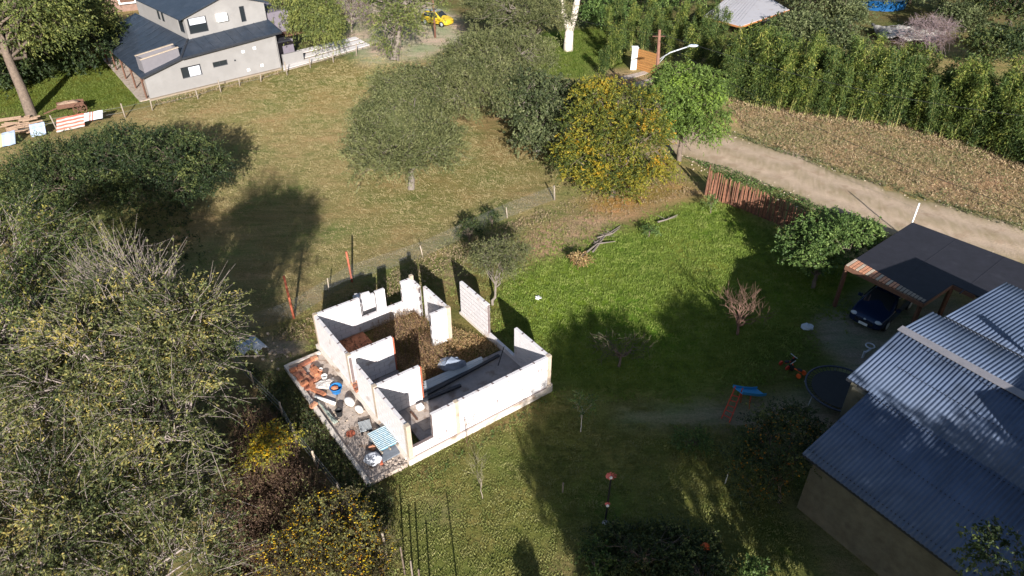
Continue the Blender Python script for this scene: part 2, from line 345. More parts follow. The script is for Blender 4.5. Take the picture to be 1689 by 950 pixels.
# zones: polygon in photo pixels, real surface colour, edge softness in cells, strength
BASE = np.array([0.325, 0.265, 0.135])
ZONES = [
 ('far_scrub', [(-400, -60), (2000, -60), (2000, 60), (1250, 60), (1000, 100), (830, 60), (500, 110), (250, 0), (-400, 0)], (0.13, 0.12, 0.055), 6, 0.8),
 ('garden_lawn', [(-200, 60), (170, 60), (250, 165), (190, 185), (60, 195), (-200, 240)], (0.135, 0.155, 0.03), 2, 1),
 ('clothes_strip', [(-200, 190), (170, 178), (230, 182), (100, 225), (-200, 260)], (0.28, 0.2, 0.11), 2, .55),
 ('green_by_trees', [(820, 60), (1010, 40), (1040, 110), (960, 130), (880, 120)], (0.12, 0.16, 0.03), 2, 1),
 ('field_green', [(600, 300), (900, 240), (930, 290), (800, 340), (600, 340)], (0.17, 0.165, 0.055), 5, 0.6),
 ('field_brown', [(760, 200), (870, 190), (900, 250), (800, 270)], (0.27, 0.17, 0.09), 4, 0.7),
 ('field_edge', [(250, 170), (470, 120), (620, 85), (640, 120), (500, 150), (260, 195)], (0.22, 0.18, 0.07), 4, 0.7),
 ('yard_weeds', [(400, 560), (700, 430), (880, 380), (1110, 290), (1180, 330), (1000, 420), (860, 470), (900, 640), (680, 780), (470, 640)], (0.16, 0.14, 0.05), 3, 0.8),
 ('lawn', [(860, 440), (960, 405), (1060, 370), (1130, 330), (1200, 335), (1310, 400), (1420, 440), (1430, 520), (1330, 560), (1260, 640), (1050, 660), (905, 650), (860, 560), (815, 545), (820, 470)], (0.175, 0.24, 0.04), 2, 1),
 ('lawn_tan', [(1020, 420), (1120, 395), (1190, 420), (1160, 470), (1060, 480), (1000, 450)], (0.21, 0.2, 0.06), 3, 0.55),
 ('lawn_bright', [(880, 470), (1010, 440), (1040, 520), (960, 560), (880, 530)], (0.19, 0.29, 0.03), 4, 0.5),
 ('lawn_tan_left', [(820, 500), (880, 520), (930, 640), (870, 620)], (0.2, 0.18, 0.05), 2, 0.5),
 ('field_pale', [(300, 190), (560, 130), (620, 180), (450, 240), (330, 230)], (0.36, 0.28, 0.135), 5, 0.6),
 ('field_olive', [(420, 150), (640, 110), (640, 150), (480, 190)], (0.22, 0.21, 0.07), 5, 0.5),
 ('field_front', [(560, 330), (760, 300), (840, 340), (700, 400), (560, 430)], (0.24, 0.215, 0.09), 5, 0.6),
 ('near_lawn', [(600, 790), (905, 655), (1060, 655), (1260, 700), (1340, 900), (1330, 1100), (560, 1100), (640, 900)], (0.225, 0.215, 0.075), 3, 1),
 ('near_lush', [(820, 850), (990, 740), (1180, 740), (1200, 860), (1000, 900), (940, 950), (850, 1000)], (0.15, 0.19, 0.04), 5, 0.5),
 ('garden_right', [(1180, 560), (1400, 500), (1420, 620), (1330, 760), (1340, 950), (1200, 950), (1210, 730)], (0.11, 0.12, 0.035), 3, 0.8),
 ('worn_path', [(1000, 690), (1040, 678), (1200, 672), (1330, 650), (1420, 590), (1420, 700), (1300, 720), (1180, 700), (1050, 700)], (0.33, 0.29, 0.24), 1, 0.95),
 ('gravel_yard', [(1345, 520), (1400, 490), (1480, 470), (1600, 500), (1560, 600), (1440, 640), (1395, 600), (1350, 560)], (0.3, 0.28, 0.26), 1, 0.9),
 ('bare_soil', [(866, 395), (900, 375), (980, 345), (1050, 335), (1130, 300), (1140, 318), (1100, 335), (1010, 370), (960, 400), (905, 420), (880, 440)], (0.47, 0.33, 0.235), 2, 0.95),
 ('leaf_litter', [(960, 345), (1010, 325), (1120, 298), (1135, 312), (1080, 330), (1010, 355)], (0.5, 0.25, 0.07), 2, 0.8),
 ('ash_patch', [(1010, 375), (985, 395), (955, 420), (965, 395)], (0.34, 0.24, 0.17), 1, 0.8),
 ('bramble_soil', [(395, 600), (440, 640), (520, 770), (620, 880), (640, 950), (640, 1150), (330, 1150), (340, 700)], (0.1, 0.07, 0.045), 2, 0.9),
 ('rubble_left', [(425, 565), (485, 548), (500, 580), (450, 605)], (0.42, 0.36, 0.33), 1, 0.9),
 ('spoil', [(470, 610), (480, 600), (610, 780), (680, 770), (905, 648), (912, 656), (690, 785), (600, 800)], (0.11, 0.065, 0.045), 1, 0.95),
 ('soil_by_wall', [(725, 430), (745, 425), (765, 470), (745, 480)], (0.4, 0.3, 0.22), 1, 0.9),
 ('ash_spot', [(705, 835), (730, 828), (740, 850), (715, 858)], (0.4, 0.34, 0.3), 1, 0.9),
 ('wall_path', [(1282, 826), (1312, 820), (1440, 950), (1500, 1010), (1420, 1010), (1350, 905)], (0.33, 0.24, 0.18), 1, 0.9),
 ('soil_bottom', [(905, 930), (960, 905), (985, 880), (975, 950), (960, 1000), (880, 1000)], (0.33, 0.22, 0.15), 2, 0.9),
 ('verge', [(1200, 170), (1290, 185), (1500, 210), (1689, 270), (1900, 340), (1900, 480), (1689, 375), (1400, 288), (1230, 232), (1170, 215)], (0.43, 0.31, 0.185), 2, 0.95),
 ('road_edge_near', [(1120, 262), (1200, 282), (1340, 340), (1450, 375), (1440, 392), (1310, 352), (1160, 296)], (0.2, 0.19, 0.08), 1, 0.8),
 ('gate_track', [(985, 108), (1040, 120), (1100, 130), (1120, 190), (1050, 190), (970, 130)], (0.36, 0.27, 0.18), 2, 0.8),
 ('driveway', [(560, 60), (600, 10), (700, 0), (760, 30), (770, 70), (690, 100), (600, 110)], (0.5, 0.43, 0.35), 2, 0.95),
]
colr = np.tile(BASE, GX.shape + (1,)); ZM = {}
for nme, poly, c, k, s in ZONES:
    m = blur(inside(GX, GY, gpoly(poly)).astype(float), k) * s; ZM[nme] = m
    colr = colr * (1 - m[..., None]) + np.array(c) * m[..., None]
def axis_ext(a, lo, hi):   # coarse cells out to the horizon
    L, H = [], []; st = DX; x = a[0]
    while x > lo: st *= 1.6; x -= st; L.append(x)
    st = DX; x = a[-1]
    while x < hi: st *= 1.6; x += st; H.append(x)
    return np.concatenate([L[::-1], a, H]), len(L), len(H)
ax_, l0, l1 = axis_ext(gx, -900, 900); ay_, m0, m1 = axis_ext(gy, -900, 1500)
cc = np.pad(colr, ((l0, l1), (m0, m1), (0, 0)), mode='edge')
XX, YY = np.meshgrid(ax_, ay_, indexing='ij'); nx, ny = XX.shape
idx = np.arange(nx * ny).reshape(nx, ny)
F = np.stack([idx[:-1, :-1], idx[1:, :-1], idx[1:, 1:], idx[:-1, 1:]], -1).reshape(-1, 4)
me = npmesh('ground', np.stack([XX, YY, np.zeros_like(XX)], -1).reshape(-1, 3), F)
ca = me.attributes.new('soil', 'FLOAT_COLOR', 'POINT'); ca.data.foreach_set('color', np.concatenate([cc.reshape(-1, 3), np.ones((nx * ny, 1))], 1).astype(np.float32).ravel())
gm = bpy.data.materials.new('ground'); t = nodes(gm); N = t.nodes
o_ = N.new('ShaderNodeOutputMaterial'); p_ = N.new('ShaderNodeBsdfPrincipled'); p_.inputs['Roughness'].default_value = 1; p_.inputs['Specular IOR Level'].default_value = 0.06
at = N.new('ShaderNodeAttribute'); at.attribute_name = 'soil'; ge = N.new('ShaderNodeNewGeometry')
def noise(sc, det=6, ro=0.6, vec=None, dist=0.0):
    n = N.new('ShaderNodeTexNoise'); n.inputs['Scale'].default_value = sc; n.inputs['Detail'].default_value = det; n.inputs['Roughness'].default_value = ro
    n.inputs['Distortion'].default_value = dist
    lnk(t, vec or ge.outputs['Position'], n.inputs['Vector']); return n
def rng_(n, a, b, c, d):
    r = N.new('ShaderNodeMapRange'); lnk(t, n, r.inputs[0])
    for i, v in enumerate((a, b, c, d)): r.inputs[i + 1].default_value = v
    return r.outputs[0]
def mixc(kind, fac, a, b):
    x = N.new('ShaderNodeMix'); x.data_type = 'RGBA'; x.blend_type = kind
    if isinstance(fac, float): x.inputs[0].default_value = fac
    else: lnk(t, fac, x.inputs[0])
    for i, q in ((6, a), (7, b)):
        if isinstance(q, tuple): x.inputs[i].default_value = (*q, 1)
        else: lnk(t, q, x.inputs[i])
    return x.outputs[2]
mp = N.new('ShaderNodeMapping'); mp.inputs['Rotation'].default_value = (0, 0, R(-38)); mp.inputs['Scale'].default_value = (0.35, 1.6, 1); lnk(t, ge.outputs['Position'], mp.inputs['Vector'])
big = noise(0.22, 5, 0.6); mid = noise(1.1, 7, 0.7, mp.outputs[0], 0.6); fine = noise(9, 6, 0.75); tiny = noise(38, 3, 0.8)
c = mixc('MULTIPLY', 1.0, at.outputs['Color'], mixc('MIX', rng_(big.outputs[0], .35, .65, 0, 1), (0.72, 0.92, 0.72), (1.26, 1.08, 1.14)))
c = mixc('MULTIPLY', 1.0, c, mixc('MIX', rng_(mid.outputs[0], .35, .68, 0, 1), (0.72, 0.82, 0.68), (1.28, 1.2, 1.24)))
c = mixc('MULTIPLY', 1.0, c, mixc('MIX', rng_(fine.outputs[0], .3, .7, 0, 1), (0.62, 0.66, 0.6), (1.38, 1.34, 1.3)))
c = mixc('MULTIPLY', 1.0, c, mixc('MIX', rng_(tiny.outputs[0], .3, .7, 0, 1), (0.7, 0.7, 0.7), (1.3, 1.3, 1.25)))
lnk(t, c, p_.inputs['Base Color'])
hsum = N.new('ShaderNodeMath'); hsum.operation = 'ADD'; lnk(t, fine.outputs[0], hsum.inputs[0]); lnk(t, tiny.outputs[0], hsum.inputs[1])
bp = N.new('ShaderNodeBump'); bp.inputs['Strength'].default_value = 0.9; bp.inputs['Distance'].default_value = 0.12
lnk(t, hsum.outputs[0], bp.inputs['Height']); lnk(t, bp.outputs[0], p_.inputs['Normal']); lnk(t, p_.outputs[0], o_.inputs[0])
me.materials.append(gm)
setp(link(me, 'ground'), kind='structure')

# dirt road: its own sheet a little proud of the ground, with ragged edges
M['road'] = mat('road', (0.45, 0.345, 0.255), 1.0, 0.12, 1.1, 0.6, 14, spec=0.05, wear=((0.38, 0.28, 0.2), 0.9, 0.54))
_t = M['road'].node_tree; _p = [n for n in _t.nodes if n.type == 'BSDF_PRINCIPLED'][0]; _src = _p.inputs['Base Color'].links[0].from_socket
_a = _t.nodes.new('ShaderNodeAttribute'); _a.attribute_name = 'tint'; _m = _t.nodes.new('ShaderNodeMix'); _m.data_type = 'RGBA'; _m.inputs[6].default_value = (.22, .185, .09, 1)
_t.links.new(_a.outputs['Fac'], _m.inputs[0]); _t.links.new(_src, _m.inputs[7]); _t.links.new(_m.outputs[2], _p.inputs['Base Color'])
up_ = [(1040, 150), (1100, 180), (1160, 208), (1235, 232), (1320, 258), (1400, 288), (1500, 322), (1600, 352), (1689, 376), (1850, 425), (2100, 500)]
lo_ = [(1000, 185), (1050, 222), (1100, 252), (1180, 278), (1260, 308), (1345, 342), (1430, 372), (1520, 400), (1640, 430), (1850, 485), (2200, 590)]
A_ = [G(*p)[:2] for p in up_]; B_ = [G(*p)[:2] for p in lo_]
def resample(P, n):
    P = np.array(P); d = np.r_[0, np.cumsum(np.linalg.norm(np.diff(P, axis=0), axis=1))]; q = np.linspace(0, d[-1], n)
    return np.stack([np.interp(q, d, P[:, 0]), np.interp(q, d, P[:, 1])], 1)
n_ = 260; RA = resample(A_, n_); RB = resample(B_, n_); rr_ = np.random.default_rng(3)
def ragged(P, k):
    d = np.gradient(P, axis=0); d /= np.linalg.norm(d, axis=1, keepdims=True); nn = np.stack([-d[:, 1], d[:, 0]], 1)
    w = np.interp(np.arange(n_), np.arange(0, n_ + 4, 4), rr_.normal(size=n_ // 4 + 1) * .16) + np.interp(np.arange(n_), np.arange(0, n_ + 17, 17), rr_.normal(size=n_ // 17 + 2) * .25)
    return P + nn * w[:, None]
RA = ragged(RA, 1); RB = ragged(RB, 1); W_ = 15; tt_ = np.linspace(0, 1, W_)[None, :, None]
RG = RA[:, None] * (1 - tt_) + RB[:, None] * tt_
crown_ = 0.02 + 0.05 * np.sin(np.linspace(0, np.pi, W_))[None] - 0.035 * (np.exp(-((np.linspace(0, 1, W_) - .3) / .07) ** 2) + np.exp(-((np.linspace(0, 1, W_) - .68) / .07) ** 2))[None] + rr_.normal(size=(n_, W_)) * 0.004
_w = np.linspace(0, 1, W_)[None]; rtint = np.clip(.62 + .45 * (np.exp(-((_w - .3) / .1) ** 2) + np.exp(-((_w - .68) / .1) ** 2)) - 1.0 * (np.exp(-(_w / .06) ** 2) + np.exp(-((1 - _w) / .06) ** 2)) + rr_.normal(size=(n_, W_)) * .12, 0, 1)
Vr = np.concatenate([RG, np.maximum(crown_, 0.008)[..., None]], -1).reshape(-1, 3); ix = np.arange(n_ * W_).reshape(n_, W_)
setp(link(npmesh('dirt_road', Vr, np.stack([ix[:-1, :-1], ix[:-1, 1:], ix[1:, 1:], ix[1:, :-1]], -1).reshape(-1, 4), M['road'], smooth=True, tint=rtint.ravel()), 'dirt_road'), kind='structure')
# stones strewn along the road edges
mbs = MB(); rs = random.Random(5)
for i in range(420):
    k = rs.randrange(n_); e = RA if rs.random() < .5 else RB; x, y = e[k]; s = rs.uniform(.03, .09)
    mbs.blob((x + rs.gauss(0, .45), y + rs.gauss(0, .45), s * .3), (s, s * rs.uniform(.6, 1), s * .6), 5, 3, .2, i)
mbs.done('road_stones', M['concrete'], label='small pale stones strewn along both edges of the dirt road', cat='stones', kind='stuff')
# garden drive strips by the timber gate
MB().prism(gpoly([(1020, 128), (1062, 118), (1070, 121), (1030, 133)]), 0.004, 0.05).prism(gpoly([(1042, 138), (1085, 127), (1092, 132), (1052, 146)]), 0.004, 0.05).done('gate_path', M['slab'], kind='structure')

# ---------------------------------------------------------------- grass: tufts instanced on scattered points (uncountable)
def tuft_mesh(name, m, blades=12, rad=0.09, h=0.09, wd=0.012, seed=0, flat=0.6):
    g = np.random.default_rng(seed); n = blades; a = g.random(n) * 6.283; r = rad * np.sqrt(g.random(n))
    B = np.stack([r * np.cos(a), r * np.sin(a), np.zeros(n)], 1); d = g.normal(size=(n, 3)) * flat; d[:, 2] = 1; d = unit(d)
    T = B + d * (h * (0.5 + g.random(n)))[:, None]; s = unit(np.cross(d, g.normal(size=(n, 3)))) * wd
    return npmesh(name, np.stack([B - s, B + s, T], 1).reshape(-1, 3), np.arange(3 * n).reshape(-1, 3), m)
def grassmat(name, c1, c2, c3):
    m = bpy.data.materials.new(name); t = nodes(m); N = t.nodes
    o = N.new('ShaderNodeOutputMaterial'); p = N.new('ShaderNodeBsdfPrincipled'); p.inputs['Roughness'].default_value = .7; p.inputs['Specular IOR Level'].default_value = .15
    g = N.new('ShaderNodeNewGeometry'); n = N.new('ShaderNodeTexNoise'); n.inputs['Scale'].default_value = 1.3; n.inputs['Detail'].default_value = 9; n.inputs['Roughness'].default_value = .8
    lnk(t, g.outputs['Position'], n.inputs['Vector']); r = N.new('ShaderNodeValToRGB'); e = r.color_ramp.elements; e.new(.5)
    for i, (q, c) in enumerate(((.36, c1), (.5, c2), (.66, c3))): e[i].position = q; e[i].color = (*c, 1)
    tr = N.new('ShaderNodeBsdfTranslucent'); mx = N.new('ShaderNodeMixShader'); mx.inputs[0].default_value = .25
    lnk(t, n.outputs[0], r.inputs[0]); lnk(t, r.outputs[0], p.inputs['Base Color']); lnk(t, r.outputs[0], tr.inputs[0])
    lnk(t, p.outputs[0], mx.inputs[1]); lnk(t, tr.outputs[0], mx.inputs[2]); lnk(t, mx.outputs[0], o.inputs[0]); return m
def scatter(name, label, polys, dens, tuft, seed=0, scale=(0.6, 1.4), avoid=(), soft=0.0):
    """one object: points with an instanced tuft"""
    g = np.random.default_rng(seed); P = []
    for poly in polys:
        q = np.array(poly); lo, hi = q.min(0), q.max(0); n = int((hi - lo).prod() * dens); X = g.random((n, 2)) * (hi - lo) + lo
        jt = g.normal(size=(n, 2)) * soft; X = X[inside(X[:, 0] + jt[:, 0] + soft * np.sin(X[:, 1] * 2.3), X[:, 1] + jt[:, 1] + soft * np.sin(X[:, 0] * 1.9), poly)]
        for av in avoid: X = X[~inside(X[:, 0], X[:, 1], av)]
        P.append(X)
    P = np.vstack(P)
    # patchy density
    f = np.sin(P[:, 0] * 1.7 + 2 * np.sin(P[:, 1] * .9)) * np.sin(P[:, 1] * 1.3 + 2 * np.sin(P[:, 0] * .6)); P = P[g.random(len(P)) < 0.75 + 0.25 * f]
    me = bpy.data.meshes.new(name); me.vertices.add(len(P)); me.vertices.foreach_set('co', np.c_[P, np.full(len(P), 0.002)].astype(np.float32).ravel()); me.update()
    a = me.attributes.new('size', 'FLOAT', 'POINT'); a.data.foreach_set('value', (scale[0] + (scale[1] - scale[0]) * g.random(len(P))).astype(np.float32))
    a = me.attributes.new('spin', 'FLOAT_VECTOR', 'POINT'); a.data.foreach_set('vector', np.c_[np.zeros((len(P), 2)), g.random(len(P)) * 6.283].astype(np.float32).ravel())
    o = link(me, name); setp(o, label=label, cat='grass' if 'grass' in name or 'lawn' in name else 'weeds', kind='stuff')
    tg = bpy.data.node_groups.new(name, 'GeometryNodeTree'); tg.interface.new_socket('Geometry', in_out='INPUT', socket_type='NodeSocketGeometry'); tg.interface.new_socket('Geometry', in_out='OUTPUT', socket_type='NodeSocketGeometry')
    n = tg.nodes; gi = n.new('NodeGroupInput'); go = n.new('NodeGroupOutput'); ip = n.new('GeometryNodeInstanceOnPoints'); oi = n.new('GeometryNodeObjectInfo')
    so = bpy.data.objects.new(name + '_source', tuft); oi.inputs['Object'].default_value = so
    na = n.new('GeometryNodeInputNamedAttribute'); na.data_type = 'FLOAT'; na.inputs['Name'].default_value = 'size'
    nb = n.new('GeometryNodeInputNamedAttribute'); nb.data_type = 'FLOAT_VECTOR'; nb.inputs['Name'].default_value = 'spin'
    l = tg.links.new; l(gi.outputs[0], ip.inputs['Points']); l(oi.outputs['Geometry'], ip.inputs['Instance']); l(na.outputs['Attribute'], ip.inputs['Scale']); l(nb.outputs['Attribute'], ip.inputs['Rotation']); l(ip.outputs[0], go.inputs[0])
    md = o.modifiers.new('scatter', 'NODES'); md.node_group = tg; return o

# ================================================================ THE UNFINISHED WHITE BLOCK HOUSE
HA = G(677, 765); HB = G(904, 646)
hu = (HB - HA) / np.linalg.norm(HB - HA); hv = np.array([-hu[1], hu[0], 0.0]); HRZ = math.atan2(hu[1], hu[0])
def W(u, v, z=0.0): p = HA + hu * u + hv * v; return (p[0], p[1], z)
house = thing('unfinished_house', 'unfinished roofless house shell of white concrete blocks with rooms open to the sky', 'building', HA)
BLK = {}
def block_mesh(L, T, Hh, gap):
    k = (round(L, 2), round(T, 2), round(Hh, 2), gap)
    if k not in BLK: BLK[k] = MB().box((0, 0, 0), (L - gap, T, Hh - gap)).mesh('block', M['white_block'])
    return BLK[k]
nblocks = [0]
rest_blocks = MB()
wrs = random.Random(11)
def block_wall(p0, p1, z0, z1, th=0.15, gap=0.012, single=True, label=None, tops=True, cuts=(), name='wall'):
    """courses of 50 x 25 cm blocks over a recessed mortar core; cuts = (from, to, zmin) along the wall left open above zmin"""
    p0 = np.array(p0, float); p1 = np.array(p1, float); L = np.linalg.norm(p1 - p0); d = (p1 - p0) / L; rz = HRZ + math.atan2(d[1], d[0])
    def at(s, z): q = p0 + d * s; return W(q[0], q[1], z)
    core = MB(); zs = z0; row = 0
    if (z1 - z0) % 0.25 < 0.06: z1 = z0 + 0.25 * int((z1 - z0) / 0.25 + 1e-6)
    spans = []
    while zs < z1 - 0.05:
        hgt = min(0.25, z1 - zs); s = 0.0; first = 0.25 if row % 2 else 0.5
        runs = [(0, L)]
        for a, b, zm in cuts:
            if zs + 0.1 >= zm: runs = [q for r in runs for q in ((r[0], min(r[1], a)), (max(r[0], b), r[1])) if q[1] - q[0] > 0.05]
        for a, b in runs:
            core.box(at((a + b) / 2, zs + hgt / 2 - (0.025 if zs + hgt > z1 - .01 else 0.0)), (b - a - 0.012, th - 0.022, hgt - (0.05 if zs + hgt > z1 - .01 else -0.006)), rz=rz)
            s = a; fl = first
            while s < b - 0.02:
                e = min(s + fl, b)
                if b - e < 0.08: e = b
                spans.append((s, e, zs, hgt)); s = e; fl = 0.5
        zs += hgt; row += 1
    if tops:
        s = 0.35
        while s < L - 0.2:
            if not any(a - .1 < s < b + .1 for a, b, _ in cuts): core.box(at(s, z1 - 0.006), (0.06, th * 0.75, 0.022), rz=rz + 0.25)
            s += 0.72
    wl = core.done(name, M['mortar'], house)
    if label: wl['label'] = label
    for s, e, z, h in spans:
        j = wrs.uniform(-.003, .003)
        if single and nblocks[0] < 290:
            b = bpy.data.objects.new('block', block_mesh(e - s, th, h, gap)); COL.objects.link(b); b.parent = wl
            q = at((s + e) / 2, z + h / 2); nrm = np.array([-math.sin(rz), math.cos(rz)]) * j
            b.location = (q[0] - 0 + nrm[0], q[1] + nrm[1], q[2]); b.rotation_euler = (0, 0, rz); nblocks[0] += 1
        else: rest_blocks.box(at((s + e) / 2, z + h / 2), (e - s - gap, th, h - gap), rz=rz)
    return wl
HZ = 2.07
block_wall((0.16, 0.08), (7.0, 0.08), 0.30, HZ, gap=0.018, label='long front wall with a low opening beside its left corner', cuts=((0, 0.98, 0.72),))
block_wall((0.15, 2.83), (2.2, 2.83), 0.12, HZ, gap=0.015, label='partition nearest the front')
block_wall((0.15, 5.28), (2.2, 5.28), 0.12, HZ, gap=0.015, label='second partition from the front')
block_wall((7.08, 4.66), (7.08, 7.12), 0.12, 2.1, gap=0.03, label='free standing panel of the right side wall')
block_wall((4.44, 5.68), (5.32, 5.68), 0.12, HZ, gap=0.012)
block_wall((0.15, 8.86), (2.34, 8.86), 0.12, HZ, gap=0.015, label='left stretch of the back wall')
block_wall((2.34, 8.86), (4.62, 8.86), 0.12, 0.87, gap=0.012, label='low stretch of the back wall under the window openings')
block_wall((3.18, 8.86), (3.70, 8.86), 0.87, HZ, gap=0.012)
block_wall((4.62, 8.86), (5.30, 8.86), 0.12, HZ, gap=0.012)
block_wall((5.23, 8.05), (5.23, 8.78), 0.12, 2.0, gap=0.012, single=False)
block_wall((5.40, 5.78), (5.40, 7.85), 0.12, HZ, gap=0.015, single=False)
block_wall((7.08, 0.16), (7.08, 2.5), 0.12, HZ, gap=0.014, single=False)
block_wall((7.08, 2.5), (7.08, 4.66), 0.12, 0.42, gap=0.012, single=False, tops=False)
block_wall((0.08, 0.16), (0.08, 8.94), 0.30, HZ, gap=0.014, single=False, cuts=((4.35, 4.95, 0.55),), label='long left side wall with a doorway gap')
# little annexe behind the back wall, half fallen
block_wall((2.45, 9.75), (3.5, 9.75), 0.12, 1.35, gap=0.012, single=False, tops=False)
block_wall((2.45, 9.1), (2.45, 9.7), 0.12, 1.55, gap=0.012, single=False, tops=False)
rest_blocks.done('block', M['white_block'], house, kind='stuff', label='the remaining white blocks of the side walls')
fb = MB()
for u_, v_, z_, a_ in ((2.62, 9.74, 1.5, .1), (3.05, 9.72, 1.45, -.12), (2.5, 9.45, 1.68, 1.5)): fb.box(W(u_, v_, z_), (.42, .15, .22), rz=HRZ + a_, rx=.12)
fb.done('loose_top_block', M['white_block'], house)
mk = MB()
for u_, z_, w_, h_ in ((3.05, .75, .03, .28), (3.2, .9, .3, .025), (4.3, 1.0, .04, .2), (4.45, 1.12, .22, .02), (1.75, .8, .03, .16), (1.65, .72, .14, .02), (6.5, 1.55, .05, .2), (6.62, 1.5, .04, .22), (5.6, .95, .02, .1), (3.8, 1.55, .16, .015), (5.1, 1.3, .12, .015), (2.7, 1.3, .02, .1), (1.4, .55, .4, .02), (4.9, .52, .5, .015)):
    mk.box(W(u_, .003, z_), (w_, .012, h_), rz=HRZ)
mk.done('mortar_mark', mat('mortar_dark', (.12, .085, .08), .95, .2, 8), house, kind='stuff')
MB().box(W(3.6, -.004, .312), (6.75, .03, .022), rz=HRZ).done('plinth_line', mat('plinth_line_dark', (.16, .11, .1), .95, .3, 8), house)  # thin dark bar, slightly proud, along the top of the plinth
# beige concrete columns
for (u_, v_, sx, sy, z1) in ((0.08, 0.08, .19, .19, HZ + .02), (2.31, 0.075, .17, .175, HZ + .01), (7.09, 0.08, .18, .18, HZ + .02), (5.42, 5.68, .2, .19, HZ + .01), (0.085, 5.28, .175, .19, HZ + .02), (0.085, 2.83, .175, .19, HZ + .02), (0.085, 8.86, .18, .18, HZ + .02), (5.24, 8.86, .17, .17, HZ + .16)):
    MB().box(W(u_, v_, z1 / 2), (sx, sy, z1), rz=HRZ).done('column', M['concrete'], house)
for (u_, v_) in ((2.24, 5.28), (2.24, 2.83)): MB().box(W(u_, v_, 1.05), (.07, .13, 1.9), rz=HRZ).done('column', M['rust'], house, label='rusty reinforcement column at the end of a partition')
# plinth and foundation beams
pl = MB()
pl.box(W(3.54, 0.03, .15), (7.25, .26, .30), rz=HRZ); pl.box(W(0.02, 4.55, .15), (.30, 8.8, .298), rz=HRZ); pl.box(W(7.12, 3.6, .06), (.26, 7.3, .13), rz=HRZ); pl.box(W(2.7, 8.9, .055), (5.3, .24, .12), rz=HRZ)
pl.box(W(7.09, 0.07, .2), (.3, .3, .46), rz=HRZ)
pl.done('plinth', M['plinth'], house)
MB().box(W(4.0, 1.8, .06), (6.2, 3.4, .12), rz=HRZ).done('floor_slab', M['floor'], house)
MB().box(W(1.2, 4.05, .058), (2.1, 2.3, .11), rz=HRZ).done('floor_slab', M['floor'], house)
MB().box(W(1.2, 7.05, .05), (2.1, 3.4, .1), rz=HRZ).done('floor_slab', M['clay'], house, label='reddish earth floor of the back left room')
# paler screed of the front room, sunlit strip with dropped lumps
MB().box(W(1.75, 1.9, .124), (.95, 1.6, .02), rz=HRZ).done('screed', M['slab'], house)
# terrace
terr = thing('terrace_slab', 'raw concrete terrace slab with raised kerb along the left side of the white shell', 'terrace', W(-1, 4))
MB().box(W(-.92, 4.2, .07), (1.7, 8.25, .14), rz=HRZ).done('slab', M['slab'], terr)
MB().box(W(-1.85, 4.2, .12), (.17, 8.5, .24), rz=HRZ).done('kerb', M['plinth'], terr)
MB().box(W(-.96, 8.4, .117), (1.6, .16, .234), rz=HRZ).done('kerb', M['plinth'], terr)
MB().box(W(-.96, 0.02, .09), (1.6, .17, .18), rz=HRZ).done('kerb', M['slab'], terr)
# rooms: weeds come later.  steel sections and sheets in the front room
def topbar(name, label, cat, a, b, wd, ht, m, group=None):
    o = MB().bar(a, b, wd, ht).done(name, M[m], None); o.location = (0, 0, 0); return setp(o, label, cat, group)
z_ = .18
def Q(x, y, z=.14, ox=660, oy=570, sc=6.5): return tuple(G(ox + x / sc, oy + y / sc, z))      # photo detail -> floor
topbar('steel_beam', 'longest dark steel section lying across the front room, reaching the low right wall', 'steel beam', Q(210, 560, .25), Q(1060, 105, .25), .14, .1, 'dark_steel')
topbar('steel_beam', 'middle dark steel section lying tight against the longest one', 'steel beam', Q(230, 515, .2), Q(930, 180, .2), .1, .09, 'dark_steel')
topbar('steel_beam', 'short dark steel section lying alone nearest the front wall', 'steel beam', Q(250, 590, .2), Q(650, 425, .2), .14, .1, 'dark_steel')
sh = thing('metal_sheet_stack', 'long pale corrugated sheets stacked on the floor beside the dark steel sections', 'metal sheets', Q(500, 330, .12))
for i in range(4):
    a = np.array(Q(260, 400 + i * 26, .16 + .012 * (4 - i))); b = np.array(Q(880, 130 + i * 22, .16 + .012 * (4 - i)))
    MB().bar(a, b, .20, .02).done('sheet', M['zinc'], sh)
topbar('rebar_rod', 'thin black bent rod leaning on the low right wall of the front room', 'rod', Q(1050, 215, .13), Q(1115, 10, 1.0), .03, .03, 'black')
# tarp over a heap
tp = MB(); c0 = Q(560, 230, .1)
tp.blob((c0[0], c0[1], .25), (.62, .38, .42), 9, 6, .25, 4)
setp(tp.done('tarpaulin', mat('tarp', (.17, .2, .26), .7, .15, 5), None, smooth=False), 'crumpled grey blue tarpaulin over a heap at the edge of the weeds inside the shell', 'tarpaulin')
mbk = MB().box((0, 0, .1), (.3, .26, .2)); o = mbk.done('foam_block', M['white_paint']); q = Q(215, 675, .13); o.location = q; o.rotation_euler[2] = HRZ; bevel(o, .03, 2)
setp(o, 'small white bucket shaped block on the screed inside the window opening', 'block')
topbar('timber_stick', 'dark stick lying on the screed behind the low window opening', 'stick', Q(110, 705, .17), Q(185, 795, .17), .07, .05, 'dark_wood')
# concrete block leaning fragments in the window niche, extra rubble behind the shell
rub = MB(); rr2 = random.Random(3)
for i in range(26):
    q = G(415 + rr2.uniform(0, 60), 556 + rr2.uniform(0, 40)); rub.blob((q[0] + rr2.gauss(0, .15), q[1] + rr2.gauss(0, .3), .04), rr2.uniform(.04, .1), 6, 4, .25, i)
for i in range(60):
    q = W(rr2.uniform(-1.7, -.2), rr2.uniform(0.2, 8.1), .16); s = rr2.uniform(.02, .055); rub.blob(q, (s, s, s * .6), 5, 3, .25, i)
rub.done('rubble', M['concrete'], label='small lumps of broken mortar scattered on and around the terrace', cat='rubble', kind='stuff')

